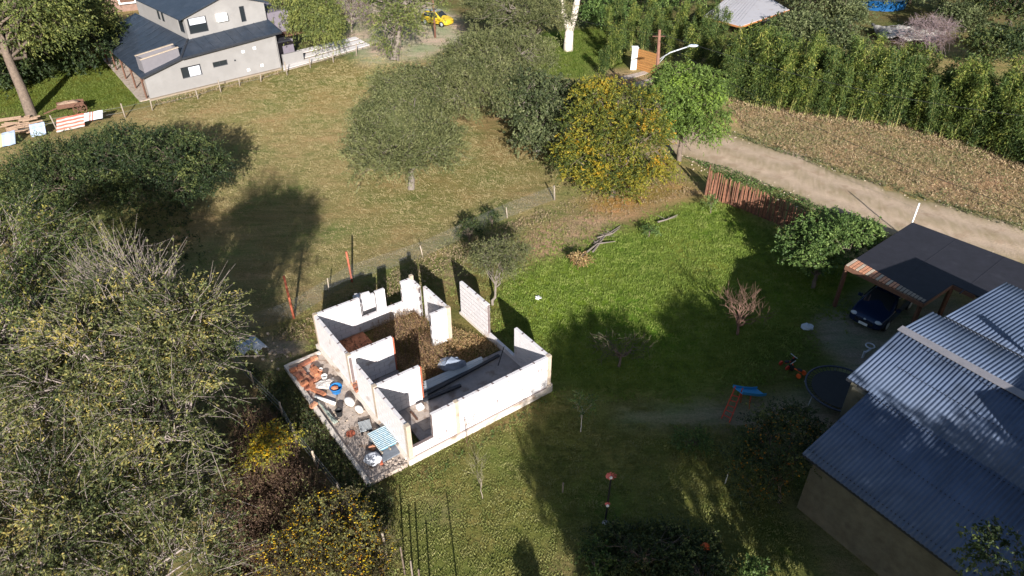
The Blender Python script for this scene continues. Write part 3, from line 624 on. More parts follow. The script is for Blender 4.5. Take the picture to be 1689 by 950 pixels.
# ---- things on the terrace (zoomed photo detail: 160..700 / 570.. scale 7.04)
def K(x, y, z=.15): return G(460 + x / 7.04, 570 + y / 7.04, z)
brick_me = MB().box((0, 0, 0), (.33, .18, .12)).mesh('hollow_brick', M['clay'])
clay_v = [M['clay'], mat('clay_pale', (.52, .25, .15), .9, .2, 5, .4, 50), mat('clay_dark', (.33, .13, .08), .9, .2, 5, .4, 50)]
bm_ = [MB().box((0, 0, 0), (.33, .18, .12)).mesh('hollow_brick', m_) for m_ in clay_v]
br = random.Random(9)
spots = []
for r_ in range(2):
    for i in range(9):
        s = i / 8; spots.append((K(165 + r_ * 62 + s * 175, 280 - r_ * 10 + s * 215, .22 + .12 * (1 - r_ % 2) * (i % 3 == 0)), HRZ + br.uniform(-.25, .25) + (1.57 if i % 4 == 3 else 0), 'clay brick in the row stacked along the terrace kerb at the far left', 'bricks stacked by the kerb'))
for i in range(5): spots.append((K(255 + i * 38, 235 - i * 22, .21), HRZ + br.uniform(-.1, .1), 'clay brick in the short row along the back end of the terrace', 'bricks along the back kerb'))
for i in range(9): spots.append((K(395 + (i % 3) * 36 + br.uniform(-8, 8), 255 + (i // 3) * 38 + (i % 3) * 18, .22 + .12 * (i in (1, 4))), HRZ + 1.57 + br.uniform(-.2, .2), 'clay brick in the small heap between the kerb row and the shell', 'bricks in the middle heap'))
for i in range(5): spots.append((K(430 + i * 22, 400 + (i % 2) * 40, .21), HRZ + br.uniform(-.6, .6), 'clay brick tumbled just below the middle heap', 'tumbled bricks'))
for i in range(3): spots.append((K(420 + i * 42, 520 + i * 18, .22), HRZ - 1.2 + br.uniform(-.1, .1), 'clay brick lying end to end above the white pipe', 'bricks above the pipe'))
spots.append((K(400, 690, .3), HRZ + .4, 'single orange brick sitting on the terrace kerb beside the white pipe', None))
for i in range(3): spots.append((K(880 + i * 22, 430 + i * 40, .5), HRZ + br.uniform(-.3, .3), 'clay brick left on the sill of the doorway gap in the left wall', 'bricks in the doorway gap'))
for q, a, lb, gr in spots:
    o = bpy.data.objects.new('hollow_brick', bm_[br.randrange(3)]); COL.objects.link(o); o.location = tuple(q); o.rotation_euler = (br.uniform(-.06, .06), br.uniform(-.06, .06), a); setp(o, lb, 'brick', gr)
def lathe(name, prof, m, n=14):
    mb = MB(); vs = []; fs = []
    for r_, z in prof:
        for k in range(n): vs.append((r_ * math.cos(2 * math.pi * k / n), r_ * math.sin(2 * math.pi * k / n), z))
    for i in range(len(prof) - 1):
        for k in range(n): fs.append((i * n + k, i * n + (k + 1) % n, (i + 1) * n + (k + 1) % n, (i + 1) * n + k))
    fs.append(tuple((len(prof) - 1) * n + k for k in range(n))); mb.add(vs, fs); return mb.mesh(name, m, True)
# blue drum / basin
bt = thing('blue_tub', 'round blue plastic tub with debris in it on the terrace beside the cement heap', 'tub', K(670, 535))
o = link(lathe('tub_shell', [(.20, 0), (.27, .26), (.29, .27), (.285, .3), (.255, .29), (.2, .08), (.0, .075)], M['blue_paint'], 18), 'tub_shell', bt, True)
mb = MB().blob((-.07, -.03, .2), (.17, .15, .12), 7, 5, .3, 2); mb.done('debris', M['clay'], bt, local=True)
o = link(lathe('white_bucket', [(.1, 0), (.14, .26), (.15, .27), (.125, .26), (.1, .05), (0, .05)], M['white_paint']), 'white_bucket'); o.location = tuple(K(535, 400)); setp(o, 'round white bucket beside the middle brick heap on the terrace', 'bucket')
o = link(lathe('white_bucket', [(.07, 0), (.09, .15), (.1, .16), (.08, .15), (0, .05)], M['white_paint']), 'white_bucket'); o.location = tuple(K(490, 300)); setp(o, 'smaller white pot behind the middle brick heap', 'bucket')
o = MB().blob((0, 0, .08), (.55, .32, .2), 16, 8, .15, 7).done('cement_heap', mat('cement_heap', (.45, .42, .4), 1, .3, 9, .8, 25)); o.location = tuple(K(545, 465, .1)); o.rotation_euler[2] = .4; setp(o, 'grey heap of dried cement and rubble between bricks and blue tub', 'heap')
o = MB().tube([K(425, 590, .22), K(655, 675, .22)], .075, 10).done('white_pipe', M['white_paint'], smooth=True); setp(o, 'thick white drain pipe lying across the terrace', 'pipe')
o = MB().bar(K(672, 590, .2), K(655, 800, .2), .05).done('timber_stick', M['post_wood']); setp(o, 'thin pale stick lying between the blue tub and the black bucket', 'stick')
for i, (x, y, a, L, wd, hh) in enumerate(((825, 680, -.62, .62, .36, .3), (935, 765, -.66, .5, .3, .28))):
    o = MB().blob((0, 0, hh / 2), (L / 2 * 1.1, wd / 2 * 1.1, hh / 2), 10, 6, .08, i).done('cement_bag', M['white_paint']); q = K(x, y); o.location = tuple(q); o.rotation_euler[2] = math.pi / 2 + HRZ + .1
    o.modifiers.new('smooth', 'SUBSURF').levels = 1
    setp(o, ('larger bulging white bag against the left wall beside the blue tub', 'smaller white bag against the left wall, nearer the front')[i], 'bag')
bk = thing('black_bucket', 'tall black bucket standing on the terrace with its shadow behind', 'bucket', K(705, 810))
link(lathe('bucket_shell', [(.12, 0), (.15, .3), (.165, .31), (.14, .3), (.12, .05), (0, .05)], M['black']), 'bucket_shell', bk, True)
# crumpled dark and green sheet
g_ = np.random.default_rng(4); us, vs2 = np.meshgrid(np.linspace(0, 1, 14), np.linspace(0, 1, 6), indexing='ij')
A0, A1, B0, B1 = K(430, 640), K(640, 930), K(500, 700), K(690, 900)
P_ = (A0[None, None] * (1 - us[..., None]) + A1[None, None] * us[..., None]) * (1 - vs2[..., None]) + (B0[None, None] * (1 - us[..., None]) + B1[None, None] * us[..., None]) * vs2[..., None]
P_[..., 2] = .2 + .09 * g_.random(us.shape); ii = np.arange(84).reshape(14, 6)
F_ = np.stack([ii[:-1, :-1], ii[1:, :-1], ii[1:, 1:], ii[:-1, 1:]], -1).reshape(-1, 4)
me = npmesh('plastic_sheet', P_.reshape(-1, 3), F_, mat('plastic_sheet', (.2, .25, .27), .4, .5, 5, col2=(.5, .55, .45)))
o = setp(link(me, 'plastic_sheet'), 'crumpled dark and greenish plastic sheet lying against the terrace kerb', 'sheet'); md = o.modifiers.new('t', 'SOLIDIFY'); md.thickness = .01
# front end of the terrace: pallets, sheets, bag
def K5(x, y, z=.15): return G(560 + x / 7.04, 660 + y / 7.04, z)
def pallet(name, label, c, L, Wd, rz, m1, m2, n):
    t_ = thing(name, label, 'pallet', c, rz=rz)
    for i in range(3): MB().box((0, -Wd / 2 + .04 + i * (Wd - .08) / 2, .05), (L + .22, .06, .09)).done('runner', m2, t_, local=True)
    for i in range(n):
        x = -L / 2 + (i + .5) * L / n; MB().box((x, 0, .115), (L / n * .4, Wd, .035)).done('slat', m1, t_, local=True)
    MB().box((0, 0, .09), (L, Wd * .96, .01)).done('backing_sheet', M['light_blue'] if n == 12 else M['dark_steel'], t_, local=True)
    return t_
pallet('blue_slat_frame', 'light blue and white slatted frame leaning on sheets at the front end of the terrace', K5(500, 460, .3), 1.15, .8, HRZ + 1.57, mat('slat_blue', (.3, .5, .62), .7, .3, 9, col2=(.62, .68, .7)), M['post_wood'], 12)
pallet('grey_grille', 'small dark grey grille lying behind the blue slatted frame', K5(300, 320, .16), .62, .5, HRZ + 1.3, M['zinc'], M['dark_steel'], 9)
o = MB().slabpoly([K5(340, 440, .24), K5(560, 350, .3), K5(700, 610, .3), K5(495, 720, .24)], .06).done('steel_sheet', mat('steel_sheet', (.16, .18, .21), .5, .2, 5)); setp(o, 'dark grey metal sheets lying under the blue slatted frame', 'metal sheet')
o = MB().blob((0, 0, .17), (.36, .3, .2), 9, 6, .16, 6).done('rubble_sack', M['cloth_white']); o.location = tuple(K5(400, 715)); setp(o, 'white tied sack near the front corner of the terrace', 'sack')
o = MB().blob((0, 0, .1), (.17, .12, .1), 8, 5, .2, 5).done('clay_pot', clay_v[1]); o.location = tuple(K5(385, 570)); setp(o, 'broken orange clay piece beside the dark metal sheets', 'clay piece')
o = MB().bar(K5(465, 640, .2), K5(490, 745, .2), .12, .1).done('rusty_offcut', M['rust']); setp(o, 'rusty brown offcut lying next to the white sack', 'offcut')
o = link(lathe('manhole_cover', [(.2, 0), (.2, .02), (.17, .03), (0, .02)], M['rust']), 'manhole_cover'); o.location = tuple(K5(128, 388, .145)); setp(o, 'round rust brown stain like lid flat on the terrace floor', 'cover')
rb3 = MB()
for i in range(22):
    q = K5(520 + rr2.uniform(0, 250), 720 + rr2.uniform(-40, 90), .12); rb3.blob(q, rr2.uniform(.05, .11), 6, 4, .3, i + 40)
rb3.done('stone_heap', M['slab'], label='line of broken stones along the front edge of the terrace', cat='stones', kind='stuff')
# two grey curved sheets outside
gs = thing('fibre_cement_sheets', 'pair of pale grey curved roofing sheets lying outside the back left corner of the shell', 'roofing sheets', G(412, 575))
for i, (x, y) in enumerate(((402, 576), (424, 572))):
    q = G(x, y); L_, w_ = 1.15, .62; vs = []; fs = []
    for a in range(9):
        yy = (a / 8 - .5) * w_; zz = .28 * math.cos((a / 8 - .5) * 2.4) * 1.0 + (.04 * math.sin(a * 2.2))
        for xx in (-L_ / 2, L_ / 2): vs.append((xx, yy, zz))
    for a in range(8): fs.append((2 * a, 2 * a + 1, 2 * a + 3, 2 * a + 2))
    rot = Matrix.Rotation(HRZ + 1.75, 3, 'Z'); vs = [tuple(rot @ Vector(v) + Vector(q)) for v in vs]
    o = MB().add(vs, fs).done('sheet', mat('fibre', (.55, .58, .62), .7, .15, 3), gs, smooth=True); o.modifiers.new('t', 'SOLIDIFY').thickness = .03

# ================================================================ METAL ROOFED HOUSE ON THE RIGHT
EZ = 2.8
E0 = G(1323, 748, EZ); E1 = G(1590, 950, EZ); re_ = (E1 - E0) / np.linalg.norm(E1 - E0); rn_ = np.array([-re_[1], re_[0], 0.0]); RRZ = math.atan2(re_[1], re_[0])
SL, SF, RB_ = 0.340, 0.05, 6.45                    # near slope, far slope, ridge distance
def RH(a, b, z=None, dz=0.0):
    if z is None: z = EZ + (SL * b if b <= RB_ else SL * RB_ - SF * (b - RB_))
    p = E0 + re_ * a + rn_ * b; return (p[0], p[1], z + dz)
rh = thing('metal_roof_house', 'low rendered house under a large blue grey corrugated metal roof beside the carport', 'building', RH(5, 6, 0))
def corrugated(a0, a1, b0, b1, name='roof', pitch=0.15, amp=0.02):
    """one run of corrugated sheet: ribs run down the slope"""
    n = int((a1 - a0) / pitch * 6); aa = np.linspace(a0, a1, n); nb = max(2, int(abs(b1 - b0) / 1.2)); bb = np.linspace(b0, b1, nb + 1)
    V = np.array([[RH(a, b, dz=amp * math.cos(2 * math.pi * a / pitch)) for b in bb] for a in aa]).reshape(-1, 3); ii = np.arange(n * (nb + 1)).reshape(n, nb + 1)
    F = np.stack([ii[:-1, :-1], ii[1:, :-1], ii[1:, 1:], ii[:-1, 1:]], -1).reshape(-1, 4)
    o = link(npmesh(name, V, F, M['roof_metal'], smooth=True), name, rh); o.modifiers.new('t', 'SOLIDIFY').thickness = 0.012; return o
M['roof_metal'] = mat('roof_metal', (0.085, 0.115, 0.18), 0.6, 0.18, 1.2, metal=0.1, spec=0.35, wear=((0.062, 0.082, 0.125), 0.8, 0.58))
M['house_wall'] = mat('house_wall', (0.13, 0.12, 0.088), 0.95, 0.25, 2, 0.3, 30, wear=((0.08, 0.073, 0.056), 1.2, .6))
corrugated(0, 11.0, 0.0, 3.44); corrugated(-0.95, 11.0, 3.44, RB_); corrugated(-0.93, 11.0, RB_, 8.68); corrugated(-0.46, 11.0, 8.68, 13.8)
rd = MB()
for a0, a1 in ((-1.0, 11),):
    rd.slabpoly([RH(a0, RB_ - .17, dz=.05), RH(a1, RB_ - .17, dz=.05), RH(a1, RB_ + .17, dz=.05 ), RH(a0, RB_ + .17, dz=.05)], .02)
rd.done('ridge_cap', mat('ridge_cap', (.26, .25, .27), .5, .1, 3, metal=.3), rh)
for k_ in range(9): MB().bar(RH(.6 + k_ * 1.05, .05, dz=.022), RH(.6 + k_ * 1.05, RB_ - .2, dz=.022), .03, .012).done('sheet_lap', M['roof_metal'], rh)
for b_ in (.25, 1.8, 3.3, 4.9, 6.1):
    sc_ = MB()
    for k_ in range(70): sc_.box(RH(.08 + k_ * .15, b_, dz=.028), (.035, .035, .02), rz=RRZ)
    sc_.done('roof_screws', M['dark_steel'], rh, kind='stuff')
MB().bar(RH(-.45, 8.72, dz=.035), RH(11, 8.72, dz=.035), .05, .03).done('sheet_lap', M['dark_steel'], rh)
wlm = MB(); t_ = .2
def wallrun(mb, a0, b0, a1, b1, zt0, zt1):
    p, q = np.array(RH(a0, b0, 0)), np.array(RH(a1, b1, 0)); d = (q - p) / np.linalg.norm(q - p); n = np.array([-d[1], d[0], 0]) * .1
    mb.prism([(p - n)[:2], (q - n)[:2], (q + n)[:2], (p + n)[:2]], -0.02, [zt0, zt1, zt1, zt0])
def rz_(b): return EZ - .06 + (SL * b if b <= RB_ else SL * RB_ - SF * (b - RB_))
wallrun(wlm, .35, .35, 10.6, .35, rz_(.35), rz_(.35)); wallrun(wlm, .35, .45, .35, 3.3, rz_(.45), rz_(3.3)); wallrun(wlm, .2, 3.35, -.55, 3.35, rz_(3.3), rz_(3.3))
wallrun(wlm, -.6, 3.4, -.6, RB_, rz_(3.4), rz_(RB_)); wallrun(wlm, -.6, RB_, -.6, 8.4, rz_(RB_), rz_(8.4)); wallrun(wlm, -.1, 8.5, -.1, 13.4, rz_(8.5), rz_(13.4)); wallrun(wlm, -.1, 13.45, 10.6, 13.45, rz_(13.4), rz_(13.4))
wlm.done('wall', M['house_wall'], rh)
# window and door in the gable side, seen only from the yard
for (a, b, wv, hv_, zb) in ((-.68, 5.0, 1.2, 1.1, 1.0), (.25, 1.8, .9, 1.0, 1.2)):
    f = MB().box(RH(a, b, zb + hv_ / 2), (.08, wv, hv_), rz=RRZ).done('window', M['white_paint'], rh)
    MB().box(RH(a - .03, b, zb + hv_ / 2), (.05, wv - .14, hv_ - .14), rz=RRZ).done('pane', M['dark_glass'], f)
# facia along the eaves
MB().bar(RH(0, .05, EZ - .08), RH(11, .05, EZ - .08), .04, .12).bar(RH(-.95, 3.46, dz=-.08), RH(0, 3.46, dz=-.08), .04, .12).done('fascia', M['dark_steel'], rh)
# taller part of the same house: a second storey and a flue, just right of the picture
def sunward(p, t): return np.array(p) + np.array(TO_SUN) * t
t0_ = sunward(ONPLANE(1605, 645, E0, np.cross(re_, rn_ + np.array([0, 0, SL]))), 4.6)
us_ = [t0_[:2], (t0_ + re_ * 6)[:2], (t0_ + re_ * 6 + rn_ * 3.2)[:2], (t0_ + rn_ * 3.2)[:2]]
MB().prism(us_, 0.0, float(t0_[2])).done('upper_storey', M['house_wall'], rh)
cT = sunward(RH(.33, 10.09), 6.2)
MB().tube([(cT[0], cT[1], 4.6), (cT[0], cT[1], cT[2] - .5)], .10, 10).tube([(cT[0], cT[1], cT[2] - .5), (cT[0], cT[1], cT[2])], .17, 10).done('flue', M['zinc'], rh, smooth=True)

# ---- carport
CZ = 2.6
def CP(px, py, z=CZ): return G(px, py, z)
cp = thing('carport', 'open carport with flat black roof sheeting and bare clay coloured slats along its left edge', 'carport', CP(1500, 440, 0))
c1, c2, c3, c4, c5 = CP(1394.6, 439), CP(1523.5, 501.5), CP(1571, 470), CP(1608.7, 488), CP(1505, 368)
dl = unit(c2 - c1); du = unit(c5 - c1)
far1 = c5 + (CP(1689, 437) - c5) * 2.1; right1 = c4 + (CP(1689, 437) - c5) * 1.8
M['felt'] = mat('felt', (0.018, 0.018, 0.026), 0.75, 0.2, 2.5, 0.15, 20, spec=.4, wear=((0.028, 0.028, 0.038), 1.1, .6))
ins = 0.75                                            # the felt starts this far in from the slatted edge
MB().slabpoly([c1 + du * ins + [0, 0, .05], c2 + du * .06 + dl * -.3 + [0, 0, .05], c2 + du * .0 + [0, 0, .05], c3 + [0, 0, .05], c4 + [0, 0, .05], right1 + [0, 0, .05], far1 + [0, 0, .05], c5 + [0, 0, .05]], .09).done('roof_felt', M['felt'], cp)
for k in range(1, 5):   # laps between the felt strips
    a = c5 + (far1 - c5) * (k / 5) + [0, 0, .056]; b = a - du * np.linalg.norm(c5 - c1) * .75
    MB().bar(a, b, .05, .008).done('felt_lap', M['felt'], cp)
nsl = 23; Ls = np.linalg.norm(c2 - c1)
for i in range(nsl):
    s_ = (i + .35) / nsl * Ls; a = c1 + dl * s_ + du * .05; ln = ins * (1 - .85 * (i / nsl)) + .12; b = a + du * ln
    MB().bar(a + [0, 0, .045], b + [0, 0, .045], .13, .05).done('slat', (clay_v[1] if i % 3 else M['concrete']) if i < 15 else M['post_wood'], cp)
M['fascia_wood'] = mat('fascia_wood', (.17, .085, .055), .8, .25, 6)
for a, b in ((c1, c2), (c2, c3), (c3, c4), (c1, c5)):
    MB().bar(a + [0, 0, -.08], b + [0, 0, -.08], .07, .2).done('fascia', M['fascia_wood'], cp)
for i in range(8):
    a = c1 + dl * (Ls * (i + .5) / 8) + [0, 0, -.12]; MB().bar(a, a + du * (np.linalg.norm(c5 - c1) - .3), .08, .1).done('rafter', M['dark_wood'], cp)
for p in (c1 + du * .2, c2 + du * .15 - dl * .15, c5 - du * .2 + dl * .2, c3, far1 - dl * .5):
    MB().box((p[0], p[1], (CZ - .18) / 2), (.16, .16, CZ - .18)).done('post', M['dark_wood'], cp)
# ---- cars
def car(name, label, loc, rz, paint, L=4.25, Wd=1.78, Hh=1.48, group=None, detail=True):
    t = thing(name, label, 'car', loc, group, rz); hw = Wd / 2; q = L / 4.25
    # stations: x, half width low, half width belt, belt z, half width top, top z
    S = [(-2.12, .70, .72, .62, .60, .72), (-2.06, .84, .84, .86, .66, .98), (-1.85, .88, .88, .95, .64, 1.28), (-1.5, .885, .885, .95, .62, Hh - .03), (-.6, .89, .89, .93, .63, Hh), (.3, .89, .89, .91, .62, Hh - .03),
         (.75, .89, .885, .90, .66, 1.20), (1.12, .885, .87, .89, .78, .93), (1.6, .87, .84, .83, .72, .86), (1.95, .82, .78, .74, .64, .77), (2.1, .72, .68, .60, .55, .66)]
    rows = []
    for x, wl, wb, zb, wt, zt in S:
        half = [(wl * .93, .20), (wl, .36), (wl * 1.0, .52), (wb, zb * .98), (wb * .965, zb + .01), ((wb * .35 + wt * .65), zb * .28 + zt * .72), (wt * .97, zt - .02), (wt * .5, zt + .015), (0, zt + .02)]
        full = [(x * q, y * hw / .89, z) for y, z in half] + [(x * q, -y * hw / .89, z) for y, z in half[::-1][1:]]
        rows.append(full)
    n = len(rows[0]); V = [p for r in rows for p in r]; F = []
    for i in range(len(rows) - 1):
        for k in range(n - 1): F.append((i * n + k, i * n + k + 1, (i + 1) * n + k + 1, (i + 1) * n + k))
        F.append((i * n + n - 1, i * n, (i + 1) * n, (i + 1) * n + n - 1))
    F += [tuple(range(n))[::-1], tuple((len(rows) - 1) * n + k for k in range(n))]
    b = MB().add(V, F).done('body', paint, t, smooth=True, local=True)
    b.modifiers.new('s', 'SUBSURF').levels = 1; b.modifiers['s'].render_levels = 2
    ky = hw / .89
    def pane(nm, pts, off=.03, m=M['dark_glass']):
        pts = [Vector(p) for p in pts]; nr = (pts[1] - pts[0]).cross(pts[3] - pts[0]).normalized(); c = sum(pts, Vector()) / 4
        if nr.dot(c - Vector((0, 0, .7))) < 0: nr = -nr
        return MB().add([p + nr * off for p in pts] + [p - nr * .02 for p in pts], ((0, 1, 2, 3), (7, 6, 5, 4), (0, 4, 5, 1), (1, 5, 6, 2), (2, 6, 7, 3), (3, 7, 4, 0))).done(nm, m, t, local=True)
    pane('windshield', [(1.06 * q, -.70 * ky, .955), (1.06 * q, .70 * ky, .955), (.36 * q, .55 * ky, Hh - .05), (.36 * q, -.55 * ky, Hh - .05)], .035)
    pane('rear_window', [(-2.02 * q, -.6 * ky, 1.03), (-2.02 * q, .6 * ky, 1.03), (-1.68 * q, .52 * ky, Hh - .1), (-1.68 * q, -.52 * ky, Hh - .1)])
    for s in (-1, 1):
        pane('side_window', [(.78 * q, s * .855 * ky, .95), (-.45 * q, s * .87 * ky, .97), (-.45 * q, s * .66 * ky, Hh - .09), (.28 * q, s * .66 * ky, Hh - .11)], .02)
        pane('side_window', [(-.55 * q, s * .87 * ky, .97), (-1.6 * q, s * .85 * ky, .99), (-1.42 * q, s * .66 * ky, Hh - .12), (-.55 * q, s * .66 * ky, Hh - .09)], .02)
        for x in (1.32, -1.33):
            w_ = MB().tube([(x * q, s * (hw - .2), .32), (x * q, s * (hw + .005), .32)], .325, 20).done('tyre', M['black'], t, local=True)
            MB().tube([(x * q, s * (hw - .01), .32), (x * q, s * (hw + .018), .32)], .2, 12).done('rim', M['zinc'], w_)
        if detail:
            h_ = MB().blob((1.93 * q, s * .60 * ky, .67), (.16, .2, .09), 10, 6, 0).done('headlight', mat('headlight', (.5, .55, .6), .15, .05, 3), t, smooth=True, local=True)
            MB().box((.72 * q, s * (hw + .09), 1.0), (.14, .2, .12)).done('mirror', paint, t, local=True)
    if detail:
        MB().box((2.09 * q, 0, .50), (.06, .9 * ky, .14)).done('grille', M['black'], t, local=True)
        MB().box((2.14 * q, 0, .40), (.03, .44, .13)).done('number_plate', M['white_paint'], t, local=True)
        MB().blob((2.09 * q, 0, .66), (.04, .07, .05), 8, 5, 0).done('badge', M['zinc'], t, local=True)
        for s in (-.3, .12): MB().bar((1.13 * q, s, .97), (.95 * q, s + .42, 1.03), .03, .02).done('wiper', M['black'], t, local=True)
    return t
M['car_blue'] = mat('car_blue', (0.012, 0.028, 0.075), 0.18, 0.05, 2, spec=0.6, metal=.3)
fl, fr = G(1392, 530), G(1449, 557); acr = unit(fr - fl); fwd = np.array([acr[1], -acr[0], 0.0]); mid_ = (fl + fr) / 2 - fwd * 2.1
car('parked_car', 'dark blue car parked nose out under the black roofed carport', mid_, math.atan2(fwd[1], fwd[0]), M['car_blue'])

# ================================================================ GREY TWO STOREY HOUSE, TOP LEFT
LA, LB = G(249, 165), G(461, 114); ld = unit(LB - LA); lm = np.array([-ld[1], ld[0], 0.0]); LRZ = math.atan2(ld[1], ld[0])
def LP(s, m, z): p = LA + ld * s + lm * m; return (p[0], p[1], z)
lh = thing('grey_house', 'grey rendered two storey house with dark slate coloured pitched roofs at the top left', 'building', LP(6, 6, 0))
M['grey_render'] = mat('grey_render', (0.245, 0.235, 0.23), 0.95, 0.05, 1.2, 0.2, 20, wear=((0.27, 0.26, 0.255), 0.5, .5))
M['slate_roof'] = mat('slate_roof', (0.028, 0.038, 0.056), 0.45, 0.25, 2, 0.2, 15, spec=.45, wear=((.04, .05, .07), .6, .55))
def vwall(mb, s0, s1, m0, m1, z0, z1):
    mb.prism([LP(s0, m0, 0)[:2], LP(s1, m0, 0)[:2], LP(s1, m1, 0)[:2], LP(s0, m1, 0)[:2]], z0, z1)
# front wall with two real openings
def ztop(s): return 1.95 + (s + .0) * (2.9 - 1.95) / 3.36 if s < 3.36 else 2.9 + (s - 3.36) * .05
fw = MB(); cuts_ = [0, 3.18, 3.36, 5.07, 6.1, 7.5, 12.4]
segs = [(0, 3.18, -.05, None), (3.18, 5.0, -.05, 1.14), (3.18, 3.36, 2.12, None), (3.36, 5.0, 2.12, None), (5.0, 6.1, -.05, None), (6.1, 7.5, -.05, 1.5), (6.1, 7.5, 1.98, None), (7.5, 12.4, -.05, None)]
for a, b, z0, z1 in segs:
    za, zb = (z1, z1) if z1 else (ztop(a), ztop(b))
    fw.prism([LP(a, 0, 0)[:2], LP(b, 0, 0)[:2], LP(b, .25, 0)[:2], LP(a, .25, 0)[:2]], z0, [za, zb, zb, za])
vwall(fw, 12.4, 12.65, 0, 13, -.05, 3.3)
fw.done('wall', M['grey_render'], lh)
MB().prism([LP(1.5, .25, 0)[:2], LP(1.7, .25, 0)[:2], LP(2.9, 15, 0)[:2], LP(2.7, 15, 0)[:2]], -.05, [2.3, 2.35, 2.35, 2.3]).done('wall', mat('ochre_wall', (.42, .3, .2), .95, .1, 2), lh, label='ochre side wall under the deep eave')
MB().box(LP(6.2, -.12, .06), (12.6, .3, .16), rz=LRZ).done('base_strip', mat('base_strip', (.26, .21, .16), .95, .15, 2), lh)
MB().prism([LP(-.9, .1, 0)[:2], LP(1.5, .1, 0)[:2], LP(2.9, 15, 0)[:2], LP(.9, 15, 0)[:2]], .0, .1).done('veranda_floor', M['slab'], lh)
for i in range(5): # veranda posts and braces
    m_ = .4 + i * 3.3; s_ = -.2 + m_ * .08; p = MB().bar(LP(s_, m_, 0), LP(s_, m_, 2.05), .12).done('post', M['dark_wood'], lh); MB().bar(LP(s_, m_, 1.5), LP(s_ + .5, m_, 2.2), .08).done('brace', M['dark_wood'], p)
# windows
def lwin(s0, s1, z0, z1, m_, n=2, blind=None, lb=None):
    f = MB(); t2 = .06
    for a, b, c, d in ((s0, s1, z0, z0 + t2), (s0, s1, z1 - t2, z1), (s0, s0 + t2, z0 + t2, z1 - t2), (s1 - t2, s1, z0 + t2, z1 - t2)): vwall(f, a, b, m_, m_ + .08, c, d)
    for k in range(1, n): c = s0 + (s1 - s0) * k / n; vwall(f, c - t2 / 2, c + t2 / 2, m_, m_ + .08, z0 + t2, z1 - t2)
    o = f.done('window', M['dark_steel'], lh)
    g = MB(); vwall(g, s0 + t2, s1 - t2, m_ + .03, m_ + .05, z0 + t2, z1 - t2); g.done('pane', M['dark_glass'], o)
    if blind: g = MB(); vwall(g, s0 + blind[0], s0 + blind[1], m_ - .02 - blind[4], m_ - .01 - blind[4], z0 + blind[2], z0 + blind[3]); g.done('blind', M['cloth_white'], o)
lwin(3.18, 5.0, 1.14, 2.12, .12, 2, (.7, 1.72, 0.03, .85, 0)); lwin(6.1, 7.5, 1.5, 1.98, .1, 2)
for s_, z_2 in ((9.15, 2.35), (10.3, 2.45), (9.3, .62), (10.7, .75)): MB().box(LP(s_, -.02, z_2), (.28, .05, .24), rz=LRZ).done('vent_cover', M['white_paint'], lh)
MB().box(LP(8.2, -.03, 1.75), (.12, .08, .12), rz=LRZ).done('pipe_end', M['dark_steel'], lh)
for s_ in (6.3, 9.2): MB().bar(LP(s_, -.3, 2.95 + (s_ - 3.4) * .045), LP(s_, .1, 2.95 + (s_ - 3.4) * .045), .1).done('rafter_tip', M['dark_wood'], lh)
# lower roof
th_ = .09
def roofpoly(name, pts, m=None, lb=None, th=th_): o = MB().slabpoly([np.array(p) for p in pts], th).done(name, m or M['slate_roof'], lh); return o
roofpoly('roof', [LP(3.38, -.32, 3.02), LP(13.15, -.32, 3.5), LP(13.15, 2.05, 4.2), LP(5.2, 2.05, 3.82)])
roofpoly('roof', [LP(-.34, -.32, 2.1), LP(3.36, -.32, 3.0), LP(5.2, 2.05, 3.8), LP(5.25, 15.2, 3.8), LP(.95, 15.2, 2.1)])
MB().bar(LP(3.37, -.32, 3.06), LP(5.2, 2.05, 3.87), .16, .05).done('hip_flashing', M['dark_steel'], lh)
MB().bar(LP(-.34, -.36, 2.06), LP(3.36, -.36, 2.97), .05, .16).bar(LP(3.38, -.36, 2.97), LP(13.15, -.36, 3.45), .05, .14).done('fascia', M['dark_steel'], lh)
# seams of the roof covering
for i in range(1, 11):
    m_ = i * 1.35; lh_ = MB().bar(LP(-.3 + m_ * .085, m_, 2.115), LP(5.15, m_, 3.815), .05, .02).done('roof_seam', M['slate_roof'], lh)
for i in range(1, 9):
    s_ = 4.6 + i; MB().bar(LP(s_, -.3, 3.03 + (s_ - 3.4) * .049), LP(s_, 2.0, 3.84 + (s_ - 5.2) * .0475), .04, .02).done('roof_seam', M['slate_roof'], lh)
MB().tube([LP(12.45, -.12, 3.3), LP(12.45, -.12, .1)], .05, 8).done('downpipe', M['grey_render'], lh)
MB().tube([LP(3.4, -.4, 2.92), LP(13.1, -.4, 3.4)], .06, 8).done('gutter', M['dark_steel'], lh)
# light box on the left slope
lb_ = MB(); vwall(lb_, .25, 3.55, .35, .5, 2.1, [3.35, 3.75, 3.75, 3.35]); vwall(lb_, .25, .4, .5, 1.6, 2.3, 3.4); vwall(lb_, 3.4, 3.55, .5, 1.6, 3, 3.75); vwall(lb_, .4, 3.4, 1.45, 1.6, 2.3, [3.45, 3.8, 3.8, 3.45])
lb_.done('light_box', mat('light_box', (.17, .16, .175), .9, .08, 2), lh)
lq = MB(); vwall(lq, .2, 3.6, .3, .5, [3.36, 3.76, 3.76, 3.36], [3.42, 3.82, 3.82, 3.42]); vwall(lq, .2, 3.6, 1.4, 1.64, [3.46, 3.81, 3.81, 3.46], [3.5, 3.86, 3.86, 3.5]); lq.done('coping', M['concrete'], lh)
